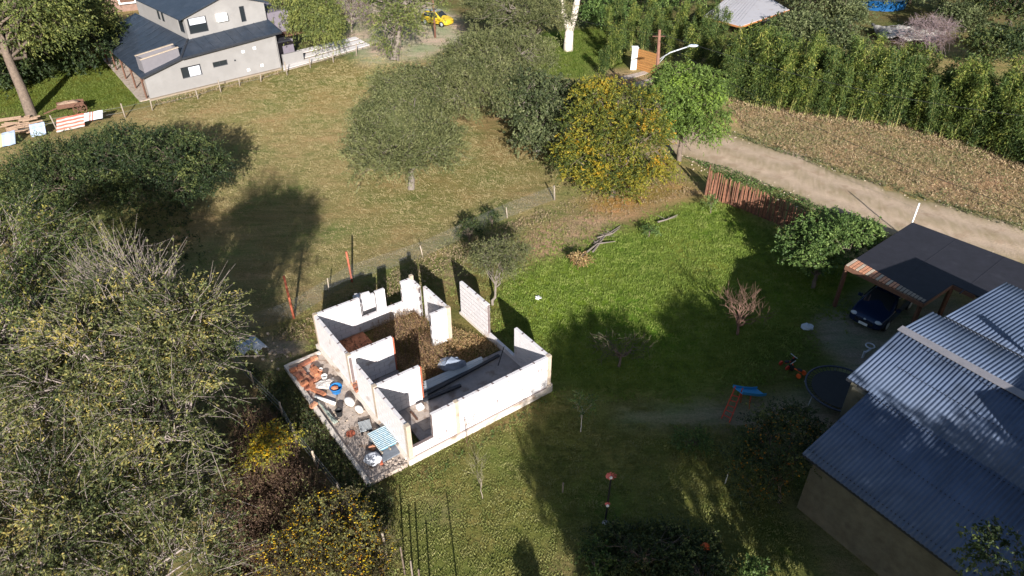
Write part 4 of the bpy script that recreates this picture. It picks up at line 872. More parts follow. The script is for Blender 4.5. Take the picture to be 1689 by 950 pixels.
# upper storey
s0u, s1u, mu = 5.25, 13.0, 2.0
up2 = MB(); rs_ = .31; sr = 9.3; zt = lambda s: 5.75 + rs_ * (s - s0u) if s < sr else 5.75 + rs_ * (sr - s0u) - rs_ * (s - sr)
def upw(a, b, z0, z1=None):
    za, zb = (z1, z1) if z1 else (zt(a), zt(b)); up2.prism([LP(a, mu, 0)[:2], LP(b, mu, 0)[:2], LP(b, mu + .25, 0)[:2], LP(a, mu + .25, 0)[:2]], z0, [za, zb, zb, za])
upw(5.25, 5.5, 3.5); upw(5.5, 7.25, 3.5, 4.2); upw(5.5, 7.25, 5.55); upw(7.25, 9.3, 3.5); upw(9.3, 10.5, 3.5); upw(10.5, 11.0, 3.5, 4.4); upw(10.5, 11.0, 5.8); upw(11.0, 13.0, 3.5)
vwall(up2, 5.25, 5.5, 2.25, 2.5, 3.5, 5.75); vwall(up2, 5.25, 5.5, 2.5, 3.7, 3.5, 4.2); vwall(up2, 5.25, 5.5, 3.7, 14, 3.5, 5.75); vwall(up2, 12.75, 13.0, 2.25, 14, 3.5, 5.4)
up2.done('upper_wall', M['grey_render'], lh)
lwin(5.55, 7.25, 4.2, 5.55, mu + .06, 1, (.12, 1.6, .75, 1.3, 0)); lwin(10.5, 11.0, 4.4, 5.8, mu + .06, 1)
for m_ in (7.2, 8.2): MB().box(LP(5.22, m_, 5.0), (.08, .35, 1.1), rz=LRZ).done('window', M['dark_glass'], lh)
MB().box(LP(5.35, 3.1, 4.88), (.1, 1.2, 1.3), rz=LRZ).done('window', M['dark_glass'], lh)
def ZR(s, k=0): return zt(s) + .06 + k
roofpoly('roof', [LP(4.75, 1.7, ZR(4.75)), LP(sr, 1.7, ZR(sr)), LP(sr, 14.5, ZR(sr)), LP(4.75, 14.5, ZR(4.75))]); roofpoly('roof', [LP(sr, 1.7, ZR(sr)), LP(13.4, 1.7, ZR(13.4)), LP(13.4, 14.5, ZR(13.4)), LP(sr, 14.5, ZR(sr))])
ac = MB().box(LP(8.62, mu - .18, 5.2), (.95, .34, .68), rz=LRZ).done('air_conditioner', M['white_paint'], lh)
def disc(c, r, nrm, n=20, th=.02): c = Vector(c); nrm = Vector(nrm); return MB().tube([c, c + nrm * th], r, n)
disc(LP(8.45, mu - .35, 5.2), .27, -Vector(lm), th=.03).done('fan_grille', M['zinc'], ac); 
# garage wing with purple grey walls and black flat roofs, right of the house
gw = thing('garage_wing', 'purple grey flat walled outbuilding joined behind the right end of the grey house', 'building', G(470, 60))
g1 = G(466, 108); gl = MB(); 
gl.prism([LP(12.8, 2.6, 0)[:2], LP(15.6, 2.6, 0)[:2], LP(15.6, 8, 0)[:2], LP(12.8, 8, 0)[:2]], 0, 4.6); gl.done('wall', mat('purple_grey', (.17, .15, .18), .95, .06, 2), gw)
MB().prism([LP(12.75, .35, 0)[:2], LP(14.3, .35, 0)[:2], LP(14.3, 2.55, 0)[:2], LP(12.75, 2.55, 0)[:2]], 2.3, 2.42).done('flat_roof', M['felt'], gw)
MB().prism([LP(14.35, 1.2, 0)[:2], LP(16.4, 1.2, 0)[:2], LP(16.4, 4.5, 0)[:2], LP(14.35, 4.5, 0)[:2]], 2.5, 2.62).done('flat_roof', M['dark_wood'], gw)
MB().prism([LP(13.2, .5, 0)[:2], LP(15.4, .5, 0)[:2], LP(15.4, .7, 0)[:2], LP(13.2, .7, 0)[:2]], 0, 1.1).done('low_wall', M['grey_render'], gw)
# striped white concrete drive
wd_ = [G(463, 90)[:2], G(585, 61)[:2], G(612, 76)[:2], G(468, 118)[:2]]
MB().prism(wd_, .0, .05).done('concrete_drive', mat('drive_joint', (.38, .32, .27), .95, .1, 3), kind='structure')
drp = bpy.data.objects['concrete_drive']
for i in range(3):
    a, b = (i + .12) / 3, (i + .8) / 3; w_ = [np.array(q) for q in wd_]
    MB().prism([w_[0] * (1 - a) + w_[3] * a, w_[1] * (1 - a) + w_[2] * a, w_[1] * (1 - b) + w_[2] * b, w_[0] * (1 - b) + w_[3] * b], .05, .09).done('concrete_strip', mat('pale_concrete%d' % i, (.66, .62, .6), .95, .05, 2), drp)
# far house fragment behind the top left trees
fh = thing('brown_house', 'brown walled house with a white framed window behind the trees at the top left edge', 'building', G(205, 15))
FHp = G(205, 18); MB().box((FHp[0], FHp[1] + 2.5, 1.6), (7, 5, 3.2), rz=.5).done('wall', mat('brown_wall', (.22, .14, .11), .9, .2, 3), fh)
f = MB().box((FHp[0] + .9, FHp[1] - .35, 1.7), (2.0, .2, 1.5), rz=.5).done('window', M['white_paint'], fh); MB().box((FHp[0] + .95, FHp[1] - .46, 1.7), (1.6, .08, 1.1), rz=.5).done('pane', M['dark_wood'], f)
MB().box((FHp[0], FHp[1] + 2.5, 3.3), (8, 6, .15), rz=.5).done('roof', M['zinc'], fh)

# ================================================================ FENCES, POSTS, POLES
def stake(mb, b, tpx, tpy, wd, h=None):
    """a post: foot at pixel b, top seen at pixel (tpx,tpy)"""
    h = h or HT(b[0], b[1], tpy); p = G(*b); q = G(tpx, tpy, h); mb.tube([p - [0, 0, .15], (p + q) / 2 + [0, 0, 0], q], [wd * 1.05, wd, wd * .92], 7); return q
cf = thing('chain_link_fence', 'grey chain link fence on rusty red and pale posts behind the white house shell', 'fence', G(640, 470))
line_b = [(378, 560), (485, 525), (545, 490), (583, 466), (700, 425), (838, 362), (915, 330)]
posts = [((382, 560), (358, 500), .06, 'rust'), ((485, 525), (468, 455), .065, 'rust'), ((543, 482), (540, 459), .03, 'concrete'), ((581, 465), (571, 415), .06, 'rust'), ((698, 425), (693, 405), .03, 'concrete'), ((837, 360), (835, 342), .03, 'concrete'), ((915, 330), (914, 306), .05, 'post_wood')]
for b, tp_, wd, m in posts: mb = MB(); stake(mb, b, *tp_, wd); mb.done('post', M[m], cf, smooth=True)
def meshwire(pxline, h, cell, r, parent, name, m):
    P = resample([G(*p)[:2] for p in pxline], 400); d = np.r_[0, np.cumsum(np.linalg.norm(np.diff(P, axis=0), axis=1))]; L = d[-1]
    def at(s, z): s = np.clip(s, 0, L); return np.stack([np.interp(s, d, P[:, 0]), np.interp(s, d, P[:, 1]), z], -1)
    st = np.arange(-h, L + h, cell * 1.414); Ps = []
    for sg in (1, -1):
        a0 = st; a1 = st + sg * h; z0 = np.zeros_like(st) + .05; z1 = np.full_like(st, h); ok = (np.minimum(a0, a1) < L) & (np.maximum(a0, a1) > 0); a0, a1, z0, z1 = a0[ok], a1[ok], z0[ok], z1[ok]
        # clip to 0..L
        t0 = np.clip((0 - a0) / (a1 - a0), 0, 1) if sg > 0 else np.clip((L - a0) / (a1 - a0), 0, 1); t0 = np.where((a0 < 0) | (a0 > L), t0, 0)
        t1 = np.where(a1 > L, (L - a0) / (a1 - a0), np.where(a1 < 0, (0 - a0) / (a1 - a0), 1))
        A = at(a0 + (a1 - a0) * t0, z0 + (z1 - z0) * t0); B = at(a0 + (a1 - a0) * t1, z0 + (z1 - z0) * t1); Ps.append(np.stack([A, B], 1))
    Ps = np.concatenate(Ps); v, f = tubes(Ps, np.full((len(Ps), 2), r), 3); setp(link(npmesh(name, v, f, m), name, parent), kind='stuff')
meshwire([(382, 560), (485, 525), (581, 465), (698, 425), (837, 360), (915, 330)], 1.1, 0.075, .0022, cf, 'wire_mesh', M['wire'])
lf = thing('side_wire_fence', 'low wire fence on pale weathered posts between the brambles and the terrace', 'fence', G(500, 740))
lp_ = [(386, 598), (420, 640), (467, 688), (490, 730), (523, 772), (563, 822), (610, 888), (640, 925)]
for i, b in enumerate(lp_):
    mb = MB(); p = G(*b); h = (1.15, 1.0, .9, 1.1, 1.0, .95, 1.05, 1.6)[i]; mb.tube([p - [0, 0, .1], p + [random.uniform(-.04, .04), random.uniform(-.04, .04), h]], .045, 6); mb.done('post', M['concrete'] if i in (2, 4) else M['post_wood'], lf, smooth=True)
for z in (.3, .6, .85):
    mb = MB(); mb.tube([G(*b) + [0, 0, z] for b in lp_], .006, 4); mb.done('wire', M['wire'], lf)
# stout stakes at the near left corner of the plot
for i, (bx, by, h, m) in enumerate(((640, 905, 1.2, 'bark'), (668, 948, 1.5, 'bark'), (682, 965, 1.3, 'bark_grey'), (694, 985, 1.5, 'bark'), (712, 1010, 1.4, 'bark_grey'))):
    p = G(bx, by); o = MB().tube([p - [0, 0, .2], p + [.03 * (i - 2), .05, h]], [.035, .028], 7).done('stake', M[m], smooth=True)
    setp(o, ('leaning stake at the corner where the wire fence ends', 'tall weathered stake just in front of the fence corner', 'greyish stake beside the tall weathered one', 'stake at the bottom edge right of the fence corner', 'rightmost grey stake at the bottom edge of the photo')[i], 'stake')
for i, (b, h) in enumerate((((928, 812), .55), ((1005, 1010), 1.6), ((760, 1010), 1.9), ((560, 700), .1))):
    if h < .2: continue
    p = G(*b); o = MB().tube([p, p + [0, 0, h]], .03, 6).done('stake', M['post_wood']); setp(o, ('short stub stake alone in the near lawn', 'tall stake below the bottom edge casting a long shadow', 'thin tall stake below the bottom edge')[i], 'stake')
# far boundary fence of thin wooden posts
ff = thing('post_and_wire_fence', 'line of thin leaning wooden posts with wires along the front of the grey house', 'fence', G(360, 152))
fp_ = [((94, 214), (82, 190)), ((207, 194.6), (199, 170.5)), ((251.5, 182), (247, 162)), ((327, 163), (322.5, 148)), ((364.6, 152), (359.5, 132)), ((395.5, 142), (393.6, 129)), ((430.5, 135), (429, 122)), ((474, 124), (469, 102)), ((512, 112), (509.5, 94)), ((550, 103), (548, 88)), ((587.6, 92), (587.6, 72)), ((615, 84), (614, 68))]
tops_ = []
for b, tp_ in fp_: mb = MB(); tops_.append((G(*b), stake(mb, b, *tp_, .055))); mb.done('post', M['post_wood'], ff, smooth=True)
for k in (.4, .75): MB().tube([a * (1 - k) + b * k for a, b in tops_], .008, 4).done('wire', M['wire'], ff)
# reddish palisade
pf = thing('palisade_fence', 'palisade of uneven reddish brown stakes along the dirt road', 'fence', G(1250, 350))
pa, pb_ = G(1163, 322), G(1372, 404); rp = random.Random(2); npal = 108
for i in range(npal):
    s = i / (npal - 1); p = pa * (1 - s) + pb_ * s; h = (1.85 - .5 * s) + rp.uniform(-.16, .12); 
    if i == 0: h = 2.25
    if rp.random() < .04: h *= .75
    x = p + [rp.uniform(-.03, .03), rp.uniform(-.05, .05), 0]; w_ = rp.uniform(.032, .055)
    MB().tube([x - [0, 0, .1], x + [rp.uniform(-.07, .07), rp.uniform(-.05, .05), h]], [w_, w_ * .8], 6).done('stake', (M['palis1'] if 'palis1' in M else M.setdefault('palis1', mat('palis1', (.23, .105, .065), .9, .3, 7))) if i % 3 else (M['palis2'] if 'palis2' in M else M.setdefault('palis2', mat('palis2', (.15, .075, .05), .9, .3, 7))), pf)
for z in (.5, 1.15): MB().bar(pa + [.0, .08, z], pb_ + [0, .08, z - .15], .05, .05).done('rail', M['dark_wood'], pf)
# timber gate with white pillar
tg_ = thing('timber_gate', 'honey coloured horizontal board gate standing by the white pillar near the street lamp', 'gate', G(1063, 118))
ga, gb = G(1050, 114), G(1079, 123); gz = 2.0
for i in range(9):
    z = .12 + i * .22; MB().bar(ga + [0, 0, z], gb + [0, 0, z], .05, .19).done('board', M['gate_wood'] if 'gate_wood' in M else M.setdefault('gate_wood', mat('gate_wood', (.34, .165, .055), .7, .15, 6)), tg_)
for p in (ga, gb): MB().box((p[0], p[1] + .06, 1.05), (.1, .06, 2.1)).done('frame_post', M['dark_wood'], tg_)
q = G(1044, 114); o = MB().box((q[0], q[1], 1.05), (.55, .45, 2.1)).box((q[0], q[1], 2.13), (.65, .55, .08)).done('gate_pillar', M['white_paint']); setp(o, 'white painted square pillar at the left end of the timber gate', 'pillar')
# street lamp on a brown wooden pole
sl_ = thing('street_lamp', 'brown wooden pole with a pale blue grey arm and lamp head above the green tree', 'street lamp', G(1080, 190))
pz = HT(1080, 190, 50); base = G(1080, 190); top = G(1088, 49, pz); ax = G(1089, 95, pz * .70)
MB().tube([base, (base + top) / 2, top], [.17, .15, .11], 10).done('pole', M['rust_pole'] if 'rust_pole' in M else M.setdefault('rust_pole', mat('rust_pole', (.2, .1, .07), .8, .2, 5)), sl_, smooth=True)
pt = base + (top - base) * .66; hd = pt + np.array([2.35, -.15, 1.15])
MB().tube([pt, pt + np.array([.9, -.06, .62]), hd], .055, 8).bar(pt - [0, 0, .4], pt + np.array([.5, -.03, .3]), .04).done('arm', M['zinc'], sl_, smooth=True)
MB().blob(hd + [.28, 0, .03], (.42, .17, .11), 12, 6, 0).done('lamp_head', mat('lamp_head', (.5, .58, .66), .4, .05, 3), sl_, smooth=True)
MB().bar(top - [.5, 0, .5], top + [.5, 0, -.5], .07).done('cross_arm', M['dark_wood'], sl_)
for i, (a, b) in enumerate(((top + [0, 0, -.3], G(1900, 215, 5.5)), (top + [0, 0, -.8], G(1900, 420, 5.0)), (top + [0, 0, -.4], G(560, -80, 6)))):
    pts = [a * (1 - s) + b * s - np.array([0, 0, 1.1 * math.sin(math.pi * s)]) for s in np.linspace(0, 1, 16)]
    MB().tube(pts, .014, 4).done('cable', M['black'], sl_)
# tall white pole behind the carport, its foot hidden by the roof
tp_ = G(1490, 395) + [0.15, 0, HT(1490, 395, 335)]
o = MB().tube([(tp_[0], tp_[1], 0), tuple(tp_)], .045, 10).done('white_pole', M['white_paint'], smooth=True); setp(o, 'white painted pole standing behind the black carport roof by the road', 'pole')
q = G(1525, 218); o = MB().tube([q, q + [0.1, 0, 2.4]], .07, 7).done('leaning_post', M['post_wood']); setp(o, 'lone wooden post in front of the bamboo hedge', 'post')
q = G(718, 62); o = MB().tube([q, q + [0, 0, 7]], .12, 8).done('utility_pole', M['rust_pole'], smooth=True); setp(o, 'thin brown wooden pole rising in front of the yellow car', 'pole')
q = G(1196, 797); o = MB().tube([q, q + [.02, 0, .62]], .02, 6).done('white_rod', M['white_paint']); setp(o, 'short thin white rod stuck in the shaded lawn beside the orange flowered bush', 'rod')

# ================================================================ GARDEN THINGS
# slide
A0 = G(1192, 688); A1_ = G(1206, 692); top_ = G(1215, 640, 1.35); 
sd = thing('garden_slide', 'small slide with red ladder and blue chute on the shaded lawn', 'slide', G(1205, 680))
ft = G(1190, 690); fr_ = G(1203, 697); h_ = 1.25; tx = G(1210, 645, h_); ty = G(1222, 648, h_)
for a, b in ((ft, tx), (fr_, ty)): MB().tube([a, b, b + [.05, .05, .22]], .025, 7).done('ladder_rail', M['red_paint'], sd)
for i in range(5): k = (i + .8) / 5.6; MB().tube([ft * (1 - k) + tx * k, fr_ * (1 - k) + ty * k], .022, 6).done('rung', M['red_paint'], sd)
bk_ = (tx + ty) / 2; pe = G(1256, 646, .30); dch = pe - bk_; sd_n = unit(np.cross(dch, [0, 0, 1.0])) * .24
prof = []
for s in np.linspace(0, 1, 9):
    c = bk_ + dch * s; c[2] = h_ * (1 - s) ** 1.15 * .95 + .16 + .12 * s; prof.append(c)
vs = []; fs = []
for c in prof:
    for k_, (o1, z1) in enumerate(((-1, .12), (-1, 0), (1, 0), (1, .12))): vs.append(c + sd_n * o1 + np.array([0, 0, z1]))
for i in range(8):
    for k_ in range(3): fs.append((i * 4 + k_, i * 4 + k_ + 1, i * 4 + 5 + k_, i * 4 + 4 + k_))
o = MB().add(vs, fs).done('chute', mat('chute_blue', (.03, .27, .55), .35, .05, 3), sd); o.modifiers.new('t', 'SOLIDIFY').thickness = .03
for s_ in (-1, 1): q = bk_ + dch * .45 + sd_n * s_; MB().tube([(q[0], q[1], 0), tuple(prof[3] + sd_n * s_)], .022, 6).done('support', M['red_paint'], sd)
# trampoline
tr_ = thing('trampoline', 'round black trampoline with grey rim beside the metal roofed house', 'trampoline', G(1390, 650)); tc = G(1388, 641, .55); Rt = 1.5
n = 40; ringp = [(tc[0] + Rt * math.cos(a), tc[1] + Rt * math.sin(a), .55) for a in np.linspace(0, 2 * math.pi, n + 1)]
MB().tube(ringp, .045, 6, cap=False).done('rim', mat('tramp_rim', (.05, .06, .09), .5, .1, 3), tr_, smooth=True)
MB().prism([(tc[0] + (Rt - .26) * math.cos(a), tc[1] + (Rt - .26) * math.sin(a)) for a in np.linspace(0, 2 * math.pi, 37)[:-1]], .50, .51).done('mat', M['black'], tr_)
for k in range(48):
    a = k / 48 * 2 * math.pi; ca, sa = math.cos(a), math.sin(a); MB().bar((tc[0] + (Rt - .26) * ca, tc[1] + (Rt - .26) * sa, .505), (tc[0] + Rt * ca, tc[1] + Rt * sa, .55), .02).done('spring', M['dark_steel'], tr_)
for k in range(6):
    a = k / 6 * 2 * math.pi + .3; MB().tube([(tc[0] + Rt * math.cos(a), tc[1] + Rt * math.sin(a), .55), (tc[0] + (Rt + .05) * math.cos(a), tc[1] + (Rt + .05) * math.sin(a), 0)], .03, 6).done('leg', M['zinc'], tr_)
# toy tricycles
def trike(name, label, px, rz, m):
    t_ = thing(name, label, 'tricycle', G(*px), rz=rz)
    MB().tube([(.3, 0, .42), (.22, 0, .2), (-.2, 0, .22)], .03, 6).done('frame', m, t_, local=True); MB().blob((-.12, 0, .3), (.14, .1, .04), 8, 5, 0).done('seat', M['black'], t_, local=True)
    MB().tube([(.28, -.2, .48), (.3, 0, .45), (.28, .2, .48)], .018, 6).done('handlebar', M['zinc'], t_, local=True)
    for x, y, r in ((.3, 0, .17), (-.25, .2, .12), (-.25, -.2, .12)): MB().tube([(x, y - .03, r), (x, y + .03, r)], r, 12).done('wheel', M['black'] if x > 0 else m, t_, local=True)
trike('toy_tricycle', 'red and black toy tricycle on the shaded lawn, the farther one', (1299, 603), .5, M['red_paint']); trike('toy_tricycle', 'dark toy tricycle with orange wheels, nearer the trampoline', (1313, 616), 2.2, M['orange'])
o = MB().blob(G(1163, 903, .17), .17, 18, 12, 0).done('orange_ball', M['orange'], smooth=True); setp(o, 'bright orange ball on the shaded grass at the bottom', 'ball')
op = thing('garden_ornament', 'black pole with pink and white windmill ornaments standing in the shaded lawn', 'ornament', G(998, 862)); q = G(998, 862); hz = HT(998, 862, 785)
MB().tube([q, q + [0.02, 0, hz]], .035, 8).done('pole', M['black'], op)
for z_, r_, nm in ((hz + .1, .20, 'pinwheel'), (hz * .45, .11, 'pinwheel'), (.12, .14, 'pinwheel')):
    pw = MB()
    for k in range(8):
        a = k * math.pi / 4; c_ = q + [0, -.06, z_]; e1 = np.array([math.cos(a), 0, math.sin(a)]) * r_; e2 = np.array([math.cos(a + .6), -.25, math.sin(a + .6)]) * r_; pw.add([c_, c_ + e1, c_ + e2, c_ + [0, .03, 0]], ((0, 1, 2), (0, 2, 3), (3, 2, 1), (0, 3, 1)))
    pw.done(nm, M['pink'] if z_ > .3 else M['cloth_white'], op)
    MB().blob(q + [0, -.09, z_ - .08], .06, 8, 5, 0).done('hub', M['white_paint'], op)
# white plastic scrap on the lawn
mb = MB(); q = G(888, 493)
for k in range(3): mb.box((q[0], q[1], .05 + .03 * k), (.32, .1, .03), rz=.3 + k * 1.1, rx=.3)
setp(mb.done('white_scrap', M['white_paint']), 'white crumpled scrap lying alone on the bright green lawn', 'scrap')
mb = MB(); q = G(1331, 541); mb.blob((q[0], q[1], .08), (.32, .22, .14), 8, 5, .25, 3); setp(mb.done('pale_sack', mat('pale_sack', (.45, .5, .55), .8, .1, 4)), 'pale grey sack on the ground beside the gravel in front of the car', 'sack')
mb = MB(); q = G(1428, 588); mb.box((q[0], q[1], .35), (.5, .08, .06), rz=.6).box((q[0] - .2, q[1] - .1, .2), (.08, .08, .4)); mb.tube([(q[0] + .2 * math.cos(a) + .15, q[1] + .2 * math.sin(a) + .2, .5) for a in np.linspace(0, 6.28, 12)], .035, 6, cap=False); setp(mb.done('white_chair', M['cloth_white']), 'pale frame chair partly under the roof corner by the trampoline', 'chair')
# dead branches on the lawn edge
for i, pts in enumerate(([(980, 402), (1000, 388), (1024, 372)], [(985, 392), (1010, 385), (1022, 376)], [(978, 415), (990, 400), (998, 388)], [(960, 422), (985, 402), (1015, 398)], [(1085, 366), (1100, 362), (1118, 354)])):
    mb = MB(); mb.tube([G(*p, .08 + .03 * i) for p in pts], [.06, .045, .02], 6)
    for k in range(4): a = G(*pts[1], .08); mb.tube([a, a + [random.uniform(-.7, .7), random.uniform(-.5, .5), random.uniform(0, .3)]], [.02, .008], 4)
    setp(mb.done('dead_branch', M['bark_grey']), ('longest pale dead branch lying on the upper edge of the lawn', 'thin pale dead branch lying alongside the longest one', 'short dead branch crossing below the longest one', 'brown dead branch nearest the bare soil', 'dead branch lying alone farther right, near the palisade')[i], 'branch')
# clothes on the line, log pile, cart
cl = thing('clothes_line', 'wire clothes line strung on the fence at the left edge', 'clothes line', G(90, 215)); MB().tube([G(-60, 235, 1.25), G(60, 208, 1.2), G(175, 184, 1.2)], .01, 4).done('line', M['wire'], cl)
def cloth(label, a, b, drop, m, seed, out=.5, stripes=None):
    A, B = np.array(a, float), np.array(b, float); g = np.random.default_rng(seed); nx, ny = 12, 8; vs = []
    for i in range(nx + 1):
        for j in range(ny + 1): s, t_ = i / nx, j / ny; p = A * (1 - s) + B * s; p = p + np.array([0, -out * t_ * .5 + .05 * math.sin(s * 14 + seed), -drop * t_ + .02 * g.random()]); vs.append(p)
    fs = [(i * (ny + 1) + j, (i + 1) * (ny + 1) + j, (i + 1) * (ny + 1) + j + 1, i * (ny + 1) + j + 1) for i in range(nx) for j in range(ny)]
    me = MB().add(vs, fs).mesh('hanging_cloth', m, True)
    if stripes:
        me.materials.append(stripes[0])
        for p in me.polygons:
            j = p.index % ny; i = p.index // ny
            if (j in stripes[1]) or (i in stripes[2]): p.material_index = 1
    o = link(me, 'hanging_cloth'); o.modifiers.new('t', 'SOLIDIFY').thickness = .01; setp(o, label, 'cloth')
M['cloth_blue'] = mat('cloth_blue', (.3, .37, .5), .9, .08, 4); M['cloth_red'] = mat('cloth_red', (.42, .12, .085), .9, .08, 4); M['cloth_pale'] = mat('cloth_pale', (.44, .39, .37), .9, .06, 4); M['cloth_yellow'] = mat('cloth_yellow', (.42, .38, .2), .9, .06, 4)
cloth('pale blue and cream sheet hanging at the far left edge', G(-8, 222, 1.1), G(24, 215, 1.1), .9, M['cloth_blue'], 1, 1.0, (M['cloth_yellow'], (), (1, 2, 3)))
cloth('light blue cloth hanging in front of the log pile', G(47, 206, 1.1), G(73, 201, 1.1), .9, M['cloth_blue'], 2, .6)
cloth('large red and white striped sheet hanging right of the log pile', G(93, 196, 1.1), G(140, 186, 1.1), .9, M['cloth_pale'], 3, 1.2, (M['cloth_red'], (0, 2, 4, 6), ()))
cloth('white towel with orange end stripes at the right end of the line', G(139, 187, 1.1), G(170, 181, 1.1), .55, M['cloth_white'], 4, .8, (M['cloth_red'], (), (3, 5)))
lgp = thing('log_pile', 'heap of sawn pale brown logs under the leaning tree at the left', 'log pile', G(35, 205)); rl = random.Random(4)
for i in range(34):
    q = G(10 + rl.uniform(0, 45), 192 + rl.uniform(0, 26), .1 + .12 * (i % 4)); a = .35 + rl.uniform(-.25, .25); L_ = rl.uniform(.8, 1.7); d_ = np.array([math.cos(a), math.sin(a), rl.uniform(-.05, .1)]) * L_ / 2
    MB().tube([q - d_, q + d_], rl.uniform(.05, .09), 7).done('log', M['log'], lgp)
ct = thing('old_cart', 'old brown wooden cart with spoked wheel behind the hanging sheets', 'cart', G(122, 188), rz=.5)
MB().box((0, 0, .75), (2.0, .8, .12)).box((0, .4, .9), (2.0, .06, .25)).box((0, -.4, .9), (2.0, .06, .25)).done('bed', M['dark_wood'], ct, local=True)
MB().blob((-.1, 0, .95), (.8, .36, .2), 9, 5, .2, 3).done('load', M['log'], ct, local=True); MB().bar((-1, 0, .7), (-2.1, 0, .4), .08).done('shaft', M['dark_wood'], ct, local=True)
for s in (-.5, .5):
    wh = MB(); wh.tube([(.6 + .5 * math.cos(a), s, .5 + .5 * math.sin(a)) for a in np.linspace(0, 2 * math.pi, 21)], .04, 5, cap=False)
    for k in range(8): a = k * math.pi / 4; wh.bar((.6, s, .5), (.6 + .5 * math.cos(a), s, .5 + .5 * math.sin(a)), .04)
    wh.done('wheel', M['dark_wood'], ct, local=True)
# shelter with pale roof, car beneath
st_ = thing('shelter', 'open shelter with pale sheet roof edged in orange brown timber behind the bamboo', 'shelter', G(1230, 60)); sz = 2.7
rp4 = [G(1160, 27, sz), G(1222, 43, sz), G(1302, 15.5, sz + .2), G(1262, -8, sz + .2), G(1205, -8, sz)]
MB().slabpoly([np.array(p) for p in rp4], .06).done('roof', mat('pale_roof', (.5, .48, .5), .6, .06, 1.5, wear=((.36, .3, .26), 2.0, .62)), st_)
for i in range(5): MB().bar(rp4[i] - [0, 0, .12], rp4[(i + 1) % 5] - [0, 0, .12], .1, .16).done('fascia', mat('fascia_o%d' % i, (.42, .17, .06), .8, .1, 4), st_)
for i in range(1, 12): s = i / 12; a = rp4[0] * (1 - s) + rp4[1] * s; b = rp4[4] * (1 - s) + rp4[3] * s; MB().bar(a + [0, 0, .015], b + [0, 0, .03], .03, .02).done('roof_rib', bpy.data.materials['pale_roof'], st_)
for p in (rp4[0], rp4[1], rp4[2], (rp4[1] + rp4[2]) / 2, rp4[3], rp4[4]): p = p * .985 + rp4[3] * .015; MB().tube([(p[0], p[1], 0), (p[0], p[1], sz - .15)], .11, 8).done('post', M['post_wood'], st_)
q = G(1258, 58); car('parked_car', 'pale silver car half hidden under the sheet roofed shelter', q, -2.2, mat('car_silver', (.5, .54, .6), .25, .03, 2, spec=.6, metal=.3), detail=False)
q = G(722, 40); car('parked_car', 'yellow car with silver roof parked on the bare drive at the top', q, -.55, mat('car_yellow', (.62, .42, .03), .35, .04, 2, spec=.5), L=3.8, Wd=1.7, Hh=1.5, detail=False)
yc = [o for o in bpy.data.objects if o.name.startswith('parked_car')][-1]
MB().slabpoly([Vector((.25, -.5, 1.565)), Vector((.25, .5, 1.565)), Vector((-1.45, .48, 1.54)), Vector((-1.45, -.48, 1.54))], .03).done('roof_panel', M['zinc'], yc, local=True)
# pool and pale tarpaulin at the top right
pq = G(1445, 8); o = link(lathe('pool_wall', [(3.4, 0), (3.45, 1.1), (3.5, 1.15), (3.35, 1.15), (3.3, 1.0), (0, 1.0)], mat('pool_blue', (.012, .08, .22), .35, .1, 2), 32), 'garden_pool'); o.location = tuple(pq); setp(o, 'round blue garden pool half hidden by trees at the top right', 'pool')
g_ = np.random.default_rng(8); nn = 16; uu, vv = np.meshgrid(np.linspace(0, 1, nn), np.linspace(0, 1, nn), indexing='ij'); P0, P1, P2, P3 = G(1435, 42, .5), G(1560, 55, .5), G(1555, 76, .3), G(1450, 66, .3)
PP = (P0 * (1 - uu[..., None]) + P1 * uu[..., None]) * (1 - vv[..., None]) + (P3 * (1 - uu[..., None]) + P2 * uu[..., None]) * vv[..., None]; PP[..., 2] = .4 + .5 * g_.random((nn, nn)) + .5 * np.sin(uu * 3.1) * np.sin(vv * 3.1)
ii = np.arange(nn * nn).reshape(nn, nn); o = link(npmesh('pale_tarpaulin', PP.reshape(-1, 3), np.stack([ii[:-1, :-1], ii[1:, :-1], ii[1:, 1:], ii[:-1, 1:]], -1).reshape(-1, 4), mat('pale_tarp', (.5, .47, .43), .8, .3, 1.5, wear=((.12, .1, .08), 1.5, .5))), 'pale_tarpaulin'); setp(o, 'crumpled pale tarpaulin over a heap behind the purplish bare bush', 'tarpaulin'); o.modifiers.new('t', 'SOLIDIFY').thickness = .02

# ================================================================ VEGETATION
LF = {}
LF['elm'] = leafmat('elm_leaf', [(0, (.04, .055, .02)), (.45, (.115, .13, .045)), (.8, (.235, .23, .085)), (1, (.36, .29, .08))])
LF['elm_green'] = leafmat('elm_green_leaf', [(0, (.03, .05, .016)), (.45, (.09, .12, .035)), (.8, (.2, .22, .06)), (1, (.33, .29, .07))])
LF['acacia'] = leafmat('acacia_leaf', [(0, (.055, .07, .028)), (.5, (.135, .15, .058)), (1, (.25, .25, .11))])
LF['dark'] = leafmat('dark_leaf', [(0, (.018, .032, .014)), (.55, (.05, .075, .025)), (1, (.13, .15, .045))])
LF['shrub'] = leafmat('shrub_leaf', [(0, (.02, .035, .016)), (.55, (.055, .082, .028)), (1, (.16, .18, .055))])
LF['olive'] = leafmat('olive_leaf', [(0, (.04, .055, .025)), (.5, (.10, .125, .05)), (1, (.2, .22, .1))])
LF['willow'] = leafmat('willow_leaf', [(0, (.06, .085, .03)), (.5, (.15, .18, .05)), (1, (.28, .29, .08))])
LF['yellow'] = leafmat('yellow_leaf', [(0, (.06, .085, .02)), (.4, (.16, .175, .03)), (.75, (.34, .28, .03)), (1, (.45, .26, .025))])
LF['fresh'] = leafmat('fresh_leaf', [(0, (.055, .09, .02)), (.5, (.14, .21, .045)), (1, (.22, .32, .05))])
